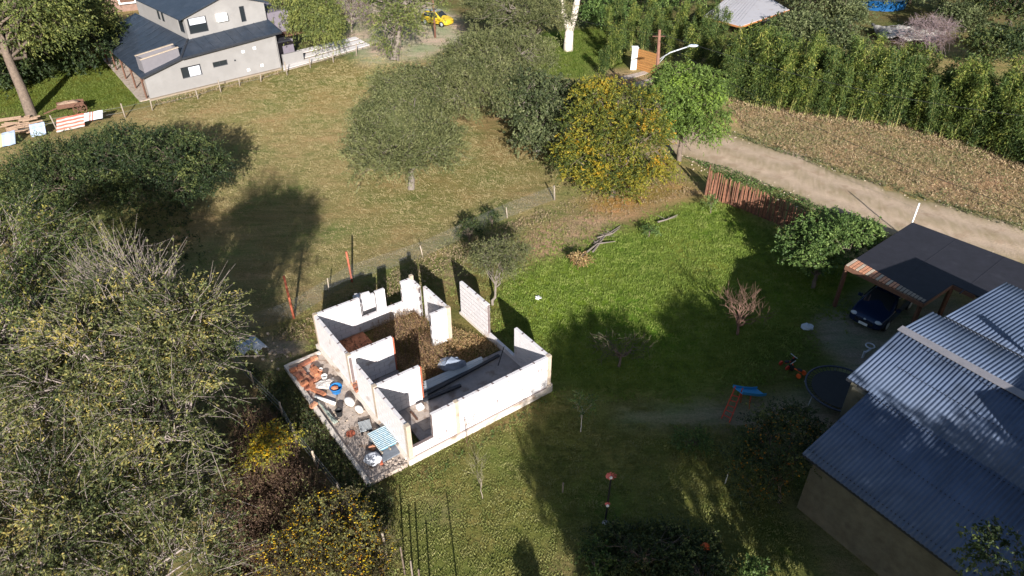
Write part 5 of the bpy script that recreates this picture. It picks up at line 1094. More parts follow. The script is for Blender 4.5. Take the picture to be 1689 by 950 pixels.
LF['green'] = leafmat('green_leaf', [(0, (.04, .075, .02)), (.5, (.09, .15, .04)), (1, (.2, .28, .08))])
LF['bamboo'] = leafmat('bamboo_leaf', [(0, (.03, .05, .015)), (.5, (.095, .14, .03)), (.85, (.2, .245, .05)), (1, (.3, .3, .07))])
LF['bamboo_dark'] = leafmat('bamboo_dark_leaf', [(0, (.025, .045, .015)), (.5, (.07, .115, .03)), (1, (.16, .2, .05))])
LF['rusty'] = leafmat('rusty_leaf', [(0, (.15, .085, .045)), (.5, (.36, .22, .10)), (.85, (.55, .4, .2)), (1, (.26, .25, .08))])
LF['brown'] = leafmat('brown_leaf', [(0, (.06, .04, .025)), (.6, (.15, .095, .06)), (.85, (.2, .14, .07)), (1, (.14, .15, .05))])
LF['flower'] = leafmat('flower_petal', [(0, (.5, .2, .01)), (.4, (.55, .36, .015)), (1, (.6, .46, .03))], .2)
LF['flower_dim'] = leafmat('flower_dim', [(0, (.5, .14, .01)), (1, (.6, .32, .02))], .2)
LF['brambly'] = leafmat('brambly_leaf', [(0, (.06, .05, .025)), (.5, (.13, .12, .045)), (1, (.2, .22, .07))])
LF['straw'] = leafmat('straw_leaf', [(0, (.24, .16, .09)), (.6, (.42, .31, .19)), (.9, (.52, .4, .25)), (1, (.22, .22, .08))])
def tree(name, label, base_px, lobes, lf, bark='bark', **k):
    return crown_tree(name, label, k.pop('cat', 'tree'), G(*base_px), [lobe(*l) for l in lobes], LF[lf], M[bark], **k)
def flowers(root, lobes, n, size, m, seed=0):
    g = np.random.default_rng(seed); lob = np.array([lobe(*l) for l in lobes]); li = g.integers(0, len(lob), n); d = unit(g.normal(size=(n, 3))); d[:, 2] = np.abs(d[:, 2])
    r = .75 + .3 * g.random(n); C = lob[li, :3] + d * r[:, None] * lob[li, 3:]; C[:, 2] = np.maximum(C[:, 2], .2)
    Cs = np.repeat(C, 3, 0); a = np.tile(np.arange(3) * 2.094, n) + np.repeat(g.random(n) * 6, 3); D = np.stack([np.cos(a), np.sin(a), .35 + 0 * a], 1); sz = np.repeat(size * (.6 + .8 * g.random(n)), 3)
    v, f = leaves(Cs, D, sz, sz * .9, g); link(npmesh('flowers', v, f, m, tint=np.repeat(np.repeat(g.random(n), 3), 4)), 'flowers', root)['kind'] = 'stuff'
def weeds(name, label, poly, n, h, leafm, stemm, seed=0, leaf=(.06, .03), lpt=6, lean=.25, tint=(.5, .3), world=False, r=.006, cat='weeds'):
    g = np.random.default_rng(seed); q = np.array(poly if world else gpoly(poly)); lo, hi = q.min(0), q.max(0); X = g.random((n * 6, 2)) * (hi - lo) + lo; X = X[inside(X[:, 0], X[:, 1], q)][:n]; n = len(X)
    f_ = .75 + .5 * np.sin(X[:, 0] * 2.1 + 1.3 * np.sin(X[:, 1] * 1.7)) * np.sin(X[:, 1] * 1.9); H = h * (.45 + .75 * g.random(n)) * np.clip(f_, .4, 1.3)
    B = np.c_[X, np.zeros(n)]; d = g.normal(size=(n, 3)) * lean; d[:, 2] = 1; T = B + d * H[:, None]; Mid = (B + T) / 2 + g.normal(size=(n, 3)) * .04 * H[:, None]
    P = np.stack([B, Mid, T], 1); v, f = tubes(P, np.tile(np.array([[r, r * .8, r * .4]]), (n, 1)), 3)
    root = thing(name, label, cat, (float(q[:, 0].mean()), float(q[:, 1].mean()), 0)); setp(root, kind='stuff')
    link(npmesh('stems', v, f, stemm), 'stems', root)
    t = .25 + .75 * g.random((n, lpt)); C = B[:, None] + (T - B)[:, None] * t[..., None] + g.normal(size=(n, lpt, 3)) * .05 * h; C[..., 2] = np.maximum(C[..., 2], .02)
    D = unit(g.normal(size=(n, lpt, 3)) + [0, 0, .5]); sz = (.6 + .8 * g.random(n * lpt)); tc = np.clip(tint[0] + tint[1] * (1.6 * (f_ - .75)[:, None] + g.normal(size=(n, 1)) * .6 + g.normal(size=(n, lpt)) * .6), 0, 1)
    v, f = leaves(C.reshape(-1, 3), D.reshape(-1, 3), leaf[0] * sz, leaf[1] * sz, g); link(npmesh('foliage', v, f, leafm, tint=np.repeat(tc.ravel(), 4)), 'foliage', root); return root

# ---- the big grey-twigged trees filling the left
def elm(label, base, lobes, seed, clumps, k2='elm', **k):
    kw = dict(seed=seed, clumps=clumps, twigs=17, twig_len=1.15, lpt=17, leaf=(.12, .045), droop=.3, up=.3, clump_r=.45, spread=.4, rand=.5, twig_frac=.5, twig_r=.009, limbs=90, trunk_r=.2, inner=.45, tint_c=(.40, .36), bare=.10, limb_m=M['twig_grey'], twmat=M['twig_grey']); kw.update(k)
    return tree('elm_tree', label, base, lobes, k2, 'bark_grey', **kw)
M['twig_grey'] = mat('twig_grey', (.27, .225, .205), .95, .15, 5)
elm('large grey twigged tree whose branches reach toward the terrace', (290, 880), [(160, 610, 7.6, 2.4, 2.3, 1.7), (285, 575, 8.2, 1.4, 1.6, 1.3), (285, 690, 7.2, 1.5, 1.5, 1.3), (200, 530, 8.2, 1.5, 1.4, 1.2), (300, 540, 8.8, 1.1, 1.2, 1.0), (325, 600, 8.0, .75, .9, .8), (90, 680, 6.6, 1.6, 1.6, 1.3)], 21, 300, leaf=(.105, .04), twig_len=.95)
elm('tree crown at the left edge above the bare topped one', (10, 720), [(20, 430, 6.6, 2.5, 2.5, 1.9), (30, 560, 5.8, 2.5, 2.2, 1.8), (85, 480, 5.6, 1.8, 1.8, 1.5)], 22, 190, 'elm_green')
elm('lowest tree crown spreading along the bottom left corner', (200, 1180), [(120, 830, 5.8, 2.8, 2.3, 1.7), (250, 850, 5.0, 1.7, 2.0, 1.5), (40, 930, 5.4, 2.3, 2.1, 1.6), (290, 960, 4.4, 1.5, 1.6, 1.3)], 23, 230, leaf=(.105, .04), twig_len=1.0)
elm('tree crown at the left edge between the upper and lowest crowns', (-60, 900), [(20, 700, 4.6, 2.8, 2.6, 2.0)], 24, 120, 'elm_green')
tree('bare_tree', 'leafless grey twigged tree top rising from the big crowns at the left', (285, 800), [(205, 455, 9.2, .95, 1.0, 1.1), (250, 475, 9.2, .85, .9, .9), (160, 470, 8.8, .7, .7, .8), (315, 500, 9.4, .75, .9, .7)], 'elm', 'twig_grey', seed=25, clumps=34, twigs=9, twig_len=.8, lpt=8, bare=.5, rand=.45, leaf=(.1, .05), up=.5, twig_r=.0075, droop=-.15, clump_r=.3, limbs=34, trunk_r=.17)
# ---- dark thicket above
for i, (lb, b, lob, n) in enumerate((('wide dark green thicket crown above the leafless tree top', (215, 335), [(235, 285, 3.2, 3.6, 3.2, 2.2), (295, 275, 3.0, 2.4, 2.8, 2.0), (175, 265, 3.6, 2.2, 2.4, 1.6), (250, 320, 2.2, 3.4, 2.0, 1.7), (335, 285, 2.4, 1.3, 2.0, 1.5), (210, 240, 4.0, 1.4, 1.6, 1.1)], 440),
    ('dark green thicket crown at the middle left, lit along its top', (110, 350), [(110, 295, 3.0, 3.4, 3.2, 2.1), (60, 310, 2.6, 2, 2.4, 1.7), (130, 320, 2.4, 3.6, 2.2, 1.8)], 300), ('dark green thicket crown at the left edge beneath the clothes line', (0, 370), [(0, 335, 2.4, 3.2, 2.8, 1.8), (40, 360, 2, 3, 2, 1.6)], 220))):
    tree('thicket', lb, b, lob, 'shrub', seed=31 + i, tint_c=((.38, .33), (.48, .34), (.58, .33))[i], clumps=n, twigs=12, twig_len=.65, lpt=12, leaf=(.13, .052), droop=.2, up=.3, clump_r=.5, rand=.6, leaf_noise=.45, twig_frac=.15, inner=.35, trunk_r=.2)
# ---- umbrella acacias in the field
def acacia(label, base, lobes, seed, n, **k):
    kw = dict(seed=seed, clumps=n, twigs=14, twig_len=.75, lpt=13, leaf=(.19, .045), droop=.1, up=.05, clump_r=.65, rand=.55, twig_frac=.16, twig_r=.008, inner=.45, trunk_r=.2, tint_c=(.5, .22), limbs=40); kw.update(k)
    return tree('acacia_tree', label, base, lobes, 'acacia', 'bark_grey', **kw)
acacia('front umbrella crowned acacia standing alone in the dry field', (678, 312), [(655, 252, 2.4, 3.9, 3.5, 1.6), (700, 232, 2.6, 2.4, 2.8, 1.5), (660, 195, 3.0, 3.3, 3.2, 1.3), (700, 180, 3.0, 2.4, 2.4, 1.2)], 41, 400)
acacia('wide feathery acacia just behind the front umbrella acacia', (735, 215), [(740, 150, 3.6, 4.6, 4.4, 1.6), (810, 140, 3.6, 3.0, 3.6, 1.5), (668, 145, 3.2, 2.6, 2.6, 1.2)], 42, 330)
acacia('rearmost feathery acacia beside the yellow car', (800, 140), [(800, 98, 3.8, 3.8, 4.0, 1.6), (850, 95, 4.0, 3.4, 4.0, 1.6)], 43, 240)
acacia('grey green acacia with a bare curving trunk left of the white trunk tree', (873, 95), [(850, 22, 5.0, 4.2, 4.2, 1.7), (905, 30, 4.6, 2.6, 3, 1.5), (810, 12, 4.6, 2.4, 3, 1.4)], 44, 230, tint_c=(.45, .3), trunk_top=tuple(G(884, 48, 3.2)), trunk_r=.3)
# ---- eucalyptus with white forked trunk
eu = thing('eucalyptus_tree', 'tall tree with forked chalk white trunk at the top centre', 'tree', G(937, 83)); b = G(937, 83)
mb = MB(); mb.tube([b - [0, 0, .1], b + [0, 0, .8], b + [.05, 0, 2.1]], [.55, .48, .42], 12); mb.tube([b + [.05, 0, 1.8], b + [-.6, 0, 3.6], b + [-1.1, .2, 6], b + [-1.3, .5, 9]], [.36, .3, .26, .2], 10); mb.tube([b + [.05, 0, 1.7], b + [.45, 0, 3.4], b + [.75, .2, 5.2], b + [1.0, 0, 9]], [.38, .34, .3, .2], 10)
mb.done('trunk', M['bark_white'], eu, smooth=True)
g_ = np.random.default_rng(3); C = b + np.array([0, 1.0, 10.5]) + unit(g_.normal(size=(9000, 3))) * (g_.random((9000, 1)) ** .5) * [4, 4, 2.2]; v, f = leaves(C, g_.normal(size=(9000, 3)) - [0, 0, .6], np.full(9000, .22), np.full(9000, .07), g_); link(npmesh('crown', v, f, LF['olive'], tint=np.repeat(g_.random(9000), 4)), 'crown', eu)
# ---- drooping trees by the drive
tree('willow_tree', 'drooping yellow green tree between the grey house and the drive', (525, 72), [(520, 30, 3.6, 2.5, 2.6, 2.4), (535, 60, 2.2, 1.5, 1.6, 1.6), (495, 12, 4.6, 2.4, 2.4, 1.8)], 'willow', seed=51, clumps=150, twigs=14, twig_len=1.1, lpt=14, leaf=(.22, .06), droop=.75, up=.2, clump_r=.7, twig_frac=.1, trunk_r=.2)
tree('drive_tree', 'sparse tree with thick pale trunk standing beside the bare drive', (650, 100), [(655, 45, 3.5, 2.2, 2, 1.6), (640, 80, 1.6, 1.5, 1.5, 1.0), (690, 20, 4.6, 2.4, 2.4, 1.4), (625, 15, 5, 2, 2, 1.4)], 'willow', 'bark_grey', seed=52, clumps=90, twigs=12, twig_len=.9, lpt=10, leaf=(.2, .07), droop=.4, clump_r=.7, twig_frac=.3, trunk_r=.42, inner=.6, bare=.25, trunk_top=tuple(G(662, 10, 4.6)))
tree('bare_shrub', 'purplish grey leafless shrub between the drooping tree and the drive', (580, 52), [(580, 25, 1.9, 2.0, 2.2, 1.6)], 'brown', 'twig_grey', seed=53, clumps=70, twigs=14, twig_len=.9, lpt=4, bare=.5, leaf=(.12, .06), clump_r=.5, twig_r=.014, up=.5, trunk_r=.1, cat='shrub')
# ---- dark olive bush, autumn tree, fresh green tree by the road
tree('evergreen_tree', 'dense dark olive tree between the acacias and the yellow leaved tree', (885, 250), [(870, 165, 3.0, 2.8, 2.8, 2.0), (925, 170, 2.8, 2.2, 2.6, 1.8), (905, 205, 1.8, 2.4, 1.8, 1.5), (840, 135, 3, 1.5, 1.8, 1.4), (885, 235, 1.2, 1.5, 1.2, 1.0)], 'olive', 'bark_grey', seed=61, clumps=260, twigs=12, twig_len=.6, lpt=12, leaf=(.17, .09), clump_r=.6, twig_frac=.25, twig_r=.009, inner=.5, tint_c=(.35, .33), trunk_r=.25)
autumn_l = [(1070, 280, 1.6, 1.6, 1.6, 1.3), (1020, 305, 1.0, 2.0, 1.0, .9), (1000, 215, 3.2, 3.0, 2.8, 2.0), (960, 265, 1.8, 1.9, 2.0, 1.5), (1055, 230, 3.0, 1.8, 2.2, 1.9), (1000, 290, 1.2, 2.2, 1.5, 1.0), (985, 160, 4.6, 1.7, 1.9, 1.2), (1050, 170, 4.4, 1.5, 1.6, 1.2)]
tree('autumn_tree', 'big dense tree turning yellow and orange at the far corner of the plot', (1010, 325), autumn_l, 'yellow', seed=62, clumps=420, twigs=13, twig_len=.65, lpt=14, leaf=(.13, .06), droop=.3, clump_r=.6, twig_frac=.1, inner=.25, tint_c=(.36, .34), leaf_noise=.28, trunk_r=.16)
tree('roadside_tree', 'bright green tree with feathery leaves in front of the street lamp pole', (1120, 265), [(1140, 150, 4.6, 2.5, 2.4, 1.6), (1105, 175, 4.0, 1.7, 1.9, 1.4), (1165, 185, 3.6, 1.6, 1.8, 1.3), (1105, 130, 4.6, 1.6, 1.6, 1.2), (1100, 215, 2.6, 1.2, 1.4, 1.0), (1160, 215, 3.0, 1.2, 1.3, .9)], 'fresh', seed=63, clumps=250, twigs=12, twig_len=.7, lpt=14, leaf=(.2, .06), droop=.6, up=.2, clump_r=.55, twig_frac=.1, inner=.4, tint_c=(.45, .28), trunk_r=.16, trunk_top=tuple(G(1128, 205, 2.4)))
# ---- yard trees
tree('yard_tree', 'dense bright green tree against the left corner of the carport', (1340, 475), [(1365, 395, 2.0, 1.9, 1.8, 1.5), (1330, 410, 1.8, 1.2, 1.4, 1.2), (1415, 395, 2.0, 1.2, 1.3, 1.1), (1350, 435, 1.4, 1.3, 1.0, .9)], 'green', seed=64, clumps=190, twigs=11, twig_len=.4, lpt=12, leaf=(.13, .075), clump_r=.38, twig_frac=.1, inner=.45, tint_c=(.5, .28), trunk_r=.1)
tree('sapling_acacia', 'thin see through young acacia beside the freestanding white panel', (812, 503), [(815, 430, 1.9, 1.3, 1.3, .7), (845, 420, 2.0, .9, 1.0, .6)], 'acacia', 'bark_grey', seed=65, clumps=130, twigs=12, twig_len=.5, lpt=8, leaf=(.11, .035), clump_r=.35, twig_frac=.5, twig_r=.004, bare=.2, trunk_r=.07, inner=.3, limbs=12)
tree('dead_tree', 'leafless reddish tree standing at the edge of the shade', (1216, 553), [(1222, 500, 1.6, .75, .75, .8), (1245, 520, 1.1, .8, .7, .5), (1195, 500, 1.5, .5, .5, .6)], 'brown', 'bark_red', seed=66, clumps=30, twigs=5, twig_len=.5, lpt=0, clump_r=.12, twig_r=.009, up=.7, droop=-.1, trunk_r=.07, limbs=24)
tree('cactus_shrub', 'straggly shaded shrub with pale stems in the middle of the lawn', (1020, 605), [(1015, 570, .9, .8, .7, .6), (1045, 575, .6, .6, .6, .4)], 'shrub', 'bark', seed=67, clumps=22, twigs=6, twig_len=.5, lpt=7, leaf=(.07, .03), clump_r=.3, twig_r=.01, up=.9, bare=.3, trunk_r=.06, cat='shrub')
for i, (lb, b, lob, lf, n) in enumerate((('small round shrub casting a shadow at the upper edge of the lawn', (1070, 392), [(1072, 382, .35, .35, .35, .3)], 'green', 14), ('brownish shrub with dark shadow at the upper left of the lawn', (950, 438), [(955, 428, .4, .5, .5, .35)], 'rusty', 22),
    ('slim young bush near the palisade end', (1172, 352), [(1172, 335, .6, .3, .3, .5)], 'green', 12), ('dark bush growing through the chain link fence', (775, 405), [(775, 380, .7, .7, .6, .6)], 'dark', 30), ('second dark bush by the fence, farther along', (812, 375), [(812, 360, .5, .45, .4, .45)], 'dark', 18),
    ('leafy shrub in the deep shade of the lower lawn', (1140, 745), [(1140, 730, .4, .7, .6, .4)], 'green', 34))):
    tree('shrub', lb, b, lob, lf, seed=70 + i, clumps=n, twigs=8, twig_len=.28, lpt=9, leaf=(.08, .045), clump_r=.2, twig_frac=.3, twig_r=.004, trunk_r=.03, cat='shrub')
tree('birch_sapling', 'white stemmed sapling with few leaves right of the white shell', (958, 712), [(962, 668, 1.35, .45, .45, .4)], 'green', 'bark_white', seed=80, clumps=14, twigs=6, twig_len=.3, lpt=8, leaf=(.07, .045), clump_r=.2, twig_frac=.3, twig_r=.003, trunk_r=.02, limbs=4)
tree('bare_sapling', 'pale thin leafless sapling in the near lawn', (796, 822), [(790, 775, 1.3, .35, .35, .5)], 'brown', 'post_wood', seed=81, clumps=9, twigs=3, twig_len=.5, lpt=0, clump_r=.08, twig_r=.004, up=1.2, droop=-.1, trunk_r=.014, limbs=7)
tree('bare_sapling', 'leafless twiggy sapling against the white front wall', (770, 730), [(772, 705, .9, .2, .2, .4)], 'rusty', 'bark_red', seed=82, clumps=7, twigs=3, twig_len=.25, lpt=3, leaf=(.04, .02), clump_r=.1, twig_r=.004, up=.9, trunk_r=.01, limbs=5)
# ---- shrubs with flowers
fl_l = [(545, 870, 1.2, 1.7, 1.6, .8), (500, 920, 1.2, 1.5, 1.4, .8), (590, 915, 1.0, 1.2, 1.3, .7), (540, 980, 1.1, 1.9, 1.4, .8)]
r_ = tree('flowering_bush', 'wide bush covered with yellow and orange flowers at the bottom left of the plot', (540, 965), fl_l, 'brambly', seed=83, clumps=150, twigs=11, twig_len=.5, lpt=9, leaf=(.09, .04), clump_r=.4, twig_frac=.3, twig_r=.004, trunk_r=.05, tint_c=(.4, .3), cat='bush'); flowers(r_, fl_l, 1900, .034, LF['flower'], 5)
yl = [(450, 730, 1.2, .75, .6, .55), (430, 752, 1.0, .5, .5, .5)]
r_ = tree('flowering_bush', 'small yellow bush left of the wire fence above the brambles', (455, 770), yl, 'yellow', seed=84, clumps=44, twigs=9, twig_len=.4, lpt=9, leaf=(.08, .04), clump_r=.3, twig_frac=.4, twig_r=.005, trunk_r=.04, tint_c=(.6, .2), cat='bush'); flowers(r_, yl, 220, .06, LF['flower'], 6)
dl_ = [(1285, 745, 1.6, 1.5, 1.5, 1.2), (1250, 785, 1.2, 1.2, 1.2, 1.0), (1310, 720, 1.6, 1.2, 1.2, 1.0)]
r_ = tree('flowering_bush', 'tall shaded bush with small orange flowers beside the metal roofed house', (1285, 830), dl_, 'dark', seed=85, clumps=150, twigs=11, twig_len=.45, lpt=11, leaf=(.09, .045), clump_r=.4, twig_frac=.2, twig_r=.004, trunk_r=.06, cat='bush'); flowers(r_, dl_, 420, .038, LF['flower_dim'], 7)
for i, (lb, b, lob, lf) in enumerate((('low dark shrub mass along the bottom edge left of the orange ball', (1060, 950), [(1020, 905, .5, 1.3, .9, .5), (1100, 900, .5, 1.2, .9, .5)], 'dark'), ('dark shrub at the bottom edge below the orange ball', (1160, 985), [(1150, 945, .6, 1.2, .9, .5)], 'dark'), ('green leafy shrub tip at the bottom edge near the house corner', (1240, 975), [(1240, 950, .5, .35, .3, .4)], 'green'), ('leafy tree tip at the bottom right corner over the metal roof', (1655, 1200), [(1665, 925, 7.0, .8, .8, .6)], 'dark'), ('small weedy shrub at the bottom edge by the bare soil', (980, 960), [(982, 925, .35, .45, .5, .3)], 'green'))):
    tree('shrub', lb, b, lob, lf, seed=90 + i, clumps=60 if i < 2 else 24, twigs=10, twig_len=.32, lpt=10, leaf=(.09, .05), clump_r=.28, twig_frac=.2, twig_r=.004, trunk_r=.04, cat='shrub')
# ---- top left trees
tree('leaning_tree', 'tree with long leaning trunk beside the log pile at the top left', (52, 190), [(30, 25, 7.0, 3.6, 3.4, 2.2), (85, 45, 5.4, 3.0, 2.8, 2.2), (-20, 60, 5.6, 3.4, 3, 2.6), (40, 62, 5.2, 2.2, 2.2, 1.8), (60, 0, 7.5, 4, 3, 2)], 'willow', 'bark', seed=101, clumps=380, twigs=13, twig_len=1.1, lpt=12, leaf=(.22, .08), droop=.45, clump_r=.8, twig_frac=.08, twig_r=.010, trunk_r=.36, trunk_wob=.03, inner=.5, tint_c=(.4, .3), trunk_top=tuple(G(-4, 50, 6.6)))
tree('garden_tree', 'yellow green drooping tree against the dark trees left of the grey house', (140, 105), [(140, 25, 4.6, 2.6, 2.6, 1.9), (105, 60, 3.4, 2.2, 2.2, 1.6)], 'willow', seed=102, clumps=150, twigs=12, twig_len=1.0, lpt=12, leaf=(.22, .08), droop=.5, clump_r=.7, twig_frac=.1, trunk_r=.25, tint_c=(.55, .3))
for i, (lb, b, lob) in enumerate((('dark tree filling the shade left of the grey house roof', (150, 110), [(130, 75, 2.6, 3.2, 3.0, 2.6), (175, 60, 2.4, 1.6, 2.4, 2.0), (110, 100, 1.2, 2.4, 1.6, 1.3)]), ('dark tree behind the leaning trunk at the top left', (70, 110), [(60, 85, 2.4, 3.4, 3, 2.6), (40, 115, 1.0, 2.4, 1.6, 1.2)]), ('dark tree crown in the top left corner', (0, 110), [(-10, 90, 3.0, 3.6, 3.6, 3.0), (10, 20, 3.5, 4, 4, 2.6), (-10, 135, 1.2, 2.6, 1.8, 1.4)]))):
    tree('dark_tree', lb, b, lob, 'dark', seed=105 + i, clumps=120, twigs=11, twig_len=.8, lpt=10, leaf=(.25, .13), clump_r=.8, twig_frac=0, twig_r=0, trunk_r=.25, tint_c=(.35, .25))  # low lobes added as dark mass to deepen the shade around the trunks
# ---- background trees along the top edge, right of the drive
bgs = [(620, -25, 'dark'), (700, -35, 'olive'), (1000, 20, 'green'), (960, -30, 'olive'), (1040, -12, 'green'), (1120, -15, 'green'), (1190, -30, 'green'), (1290, -35, 'dark'), (1345, 0, 'olive'), (1400, 25, 'olive'), (1420, -25, 'shrub'), (1500, -28, 'olive'), (1590, 30, 'olive'), (1580, -25, 'dark'), (1665, 10, 'dark'), (1700, 70, 'dark'), (1640, 75, 'shrub'), (1310, 50, 'olive'), (1375, 62, 'olive'), (820, -45, 'olive'), (560, -45, 'olive'), (900, -45, 'green')]
names_ = ['behind the grey shrub', 'behind the yellow car', 'just right of the white forked trunk', 'behind the white forked trunk', 'left of the pale roofed shelter, nearer the top edge', 'directly left of the pale roofed shelter', 'above the pale roofed shelter', 'right of the pale roofed shelter at the top edge', 'between the shelter and the blue pool', 'in front of the blue pool', 'behind the left side of the blue pool', 'behind the right side of the blue pool', 'right of the purplish bare bush', 'behind the purplish bare bush', 'at the top right, the darkest one', 'at the right edge above the bamboo', 'above the right end of the bamboo hedge', 'right next to the shelter posts', 'between the shelter and the pale tarpaulin', 'above the rearmost acacia', 'above the drooping tree', 'left of the white forked trunk at the top edge']
for i, (px, py, lf) in enumerate(bgs):
    s = random.uniform(.8, 1.15); small = py > 15
    R0 = 2.3 * s if small else 4.2 * s
    tree('background_tree', {'dark': 'dark', 'olive': 'greyish olive', 'green': 'mid green', 'shrub': 'deep green'}[lf] + ' tree ' + names_[i], (px, py + (22 if small else 34)), [(px, py, 2.2 if small else 3.4, R0, R0, R0 * .62), (px + random.uniform(-20, 20), py + 6, 1.8 if small else 2.6, R0 * .8, R0 * .8, R0 * .6)], lf, seed=120 + i, clumps=70 if small else 110, twigs=11, twig_len=.8, lpt=9, leaf=(.24, .12), clump_r=.75, twig_frac=.0, twig_r=0, trunk_r=.2, tint_c=(.45, .3), group='trees along the top edge')
tree('bare_bush', 'purplish grey bare bush in front of the pale tarpaulin', (1530, 105), [(1530, 62, 2.0, 2.6, 2.2, 1.9)], 'brown', 'twig_purple' if 'twig_purple' in M else (M.setdefault('twig_purple', mat('twig_purple', (.25, .19, .2), .95, .15, 4)) and 'twig_purple'), seed=150, clumps=90, twigs=16, twig_len=.9, lpt=3, bare=.6, leaf=(.1, .05), clump_r=.5, twig_r=.012, up=.5, trunk_r=.08, cat='bush')

# ---- bamboo hedge: five plants modelled, then copied
def bamboo_proto(seed, H):
    g = np.random.default_rng(seed); nc = 6; P = []
    for k in range(nc):
        a = g.random() * 6.28; r = .35 * g.random(); t_ = np.linspace(0, 1, 6)[:, None]; ln = g.random() * .9; b = np.array([r * math.cos(a), r * math.sin(a), 0])
        P.append(b + np.array([math.cos(a) * ln, math.sin(a) * ln, 0]) * t_ ** 2.2 + np.array([0, 0, H * (.75 + .3 * g.random())]) * t_)
    P = np.array(P); v, f = tubes(P, np.tile(np.linspace(.022, .006, 6)[None], (nc, 1)), 5); culm = npmesh('culms', v, f, mat('bamboo_culm', (.3, .3, .1), .6, .2, 4) if 'bamboo_culm' not in bpy.data.materials else bpy.data.materials['bamboo_culm'])
    n = 250; ci = g.integers(0, nc, n); h = .08 + .92 * g.random(n) ** .75; ii = np.clip(h * 5, 0, 4.999); i0 = ii.astype(int); C0 = P[ci, i0] + (P[ci, i0 + 1] - P[ci, i0]) * (ii - i0)[:, None]
    rad = (.55 + .3 * (seed % 3) / 2) * (1.05 - .8 * h); C0 = C0 + unit(g.normal(size=(n, 3)) * [1, 1, .3]) * rad[:, None] * g.random((n, 1)) ** .5
    m = 13; C = np.repeat(C0, m, 0) + g.normal(size=(n * m, 3)) * [.14, .14, .11]; C[:, 2] = np.maximum(C[:, 2], .04); outd = unit(np.repeat((C0 - [0, 0, 0]) * [1, 1, 0], m, 0)); D = unit(outd * .6 + g.normal(size=C.shape) * .6 + [0, 0, -.25])
    sz = .6 + .8 * g.random(n * m); tc = np.clip(.42 + .30 * np.repeat(g.normal(size=n), m) + .15 * g.normal(size=n * m) + .25 * (np.repeat(h, m) - .5), 0, 1)  # bottom shading put into the tint: leaves darken towards the foot
    v, f = leaves(C, D, .21 * sz, .05 * sz, g); return culm, npmesh('foliage', v, f, LF['bamboo'] if seed % 3 else LF['bamboo_dark'], tint=np.repeat(tc, 4))
PR = [bamboo_proto(200 + i, 4.6 + .35 * (i % 3)) for i in range(5)]
front = resample([G(*p)[:2] for p in [(1185, 160), (1225, 172), (1290, 184), (1400, 198), (1500, 212), (1600, 240), (1700, 275), (1800, 318)]], 46)
rowsB = []; rb_ = random.Random(12)
dirs = np.gradient(front, axis=0); dirs /= np.linalg.norm(dirs, axis=1, keepdims=True); nrm = np.stack([-dirs[:, 1], dirs[:, 0]], 1)
nrm *= np.sign((nrm * [0, 1]).sum(1))[:, None]
for r in range(4):
    for i, p in enumerate(front):
        if r and (i + r) % 4 == 3 and r > 1: continue
        q = p + nrm[i] * r * 1.35 + [rb_.uniform(-.5, .5), rb_.uniform(-.5, .5)]; rowsB.append((q, r))
side = [(995, 118, 1), (1010, 100, 1), (1025, 90, 1), (1000, 80, 1), (1040, 75, 1), (1020, 60, 1), (1060, 78, 1), (1075, 70, 1), (1090, 85, 0), (1105, 95, 0), (1095, 60, 1), (1115, 75, 0), (1130, 90, 0), (1120, 55, 1), (1140, 70, 0), (1150, 100, 0), (1160, 80, 0), (1135, 115, 0), (1165, 125, 0), (1175, 145, 0), (1185, 110, 0), (1150, 55, 1), (1045, 50, 1), (1070, 45, 1), (1180, 85, 0), (1200, 100, 0), (1200, 135, 0), (1215, 120, 0), (1000, 45, 1), (1100, 35, 1), (1020, 30, 1)]
for px, py, k in side: rowsB.append((G(px, py + 8)[:2], 4 + k))
lbl = {0: 'bamboo plant in the front row of the hedge along the dirt road', 1: 'bamboo plant in the second row of the hedge behind the road verge', 2: 'bamboo plant in the third row of the hedge', 3: 'bamboo plant in the rear row of the hedge below the shelter and tarpaulin', 4: 'bamboo plant in the hedge between the timber gate and the shelter', 5: 'bamboo plant in the clump behind and left of the timber gate'}
proto = None
for q, r in rowsB:
    cu, fo = PR[rb_.randrange(5)]; s = rb_.uniform(.72, 1.2) * (1.0 if r < 4 else .85)
    t_ = thing('bamboo_plant', lbl[r], 'bamboo', (q[0], q[1], 0), 'bamboo hedge row %s' % ('front', 'second', 'third', 'rear', 'by the gate', 'behind the gate')[r], rb_.uniform(0, 6.28)); t_.scale = (s, s, s * rb_.uniform(.85, 1.25)); t_.rotation_euler[0] = rb_.uniform(-.09, .09); t_.rotation_euler[1] = rb_.uniform(-.09, .09)
    link(cu, 'culms', t_, True); link(fo, 'foliage', t_, True)

# ---- weeds and standing dry growth
wp = lambda pts: [W(*p)[:2] for p in pts]
weeds('dry_weeds', 'rusty brown weeds standing waist high inside the white shell', wp([(2.4, 3.7), (4.5, 3.9), (4.4, 5.8), (5.2, 6.0), (5.2, 8.7), (2.4, 8.7), (2.2, 5.5)]), 1500, .85, LF['rusty'], M['bark_red'], 301, (.05, .022), 9, world=True)
weeds('orange_weeds', 'low orange brown weeds between the shell rooms and the right side wall', wp([(2.4, 3.55), (6.9, 3.55), (6.9, 4.8), (5.6, 6.8), (4.3, 5.6), (2.4, 5)]), 2200, .3, LF['rusty'], M['bark_red'], 302, (.06, .025), 8, world=True, tint=(.65, .25))
weeds('low_weeds', 'sparse brown weeds on the floor of the back left room', wp([(.3, 5.5), (2.3, 5.5), (2.3, 8.6), (.3, 8.6)]), 500, .3, LF['brown'], M['bark_red'], 303, (.06, .025), 7, world=True)
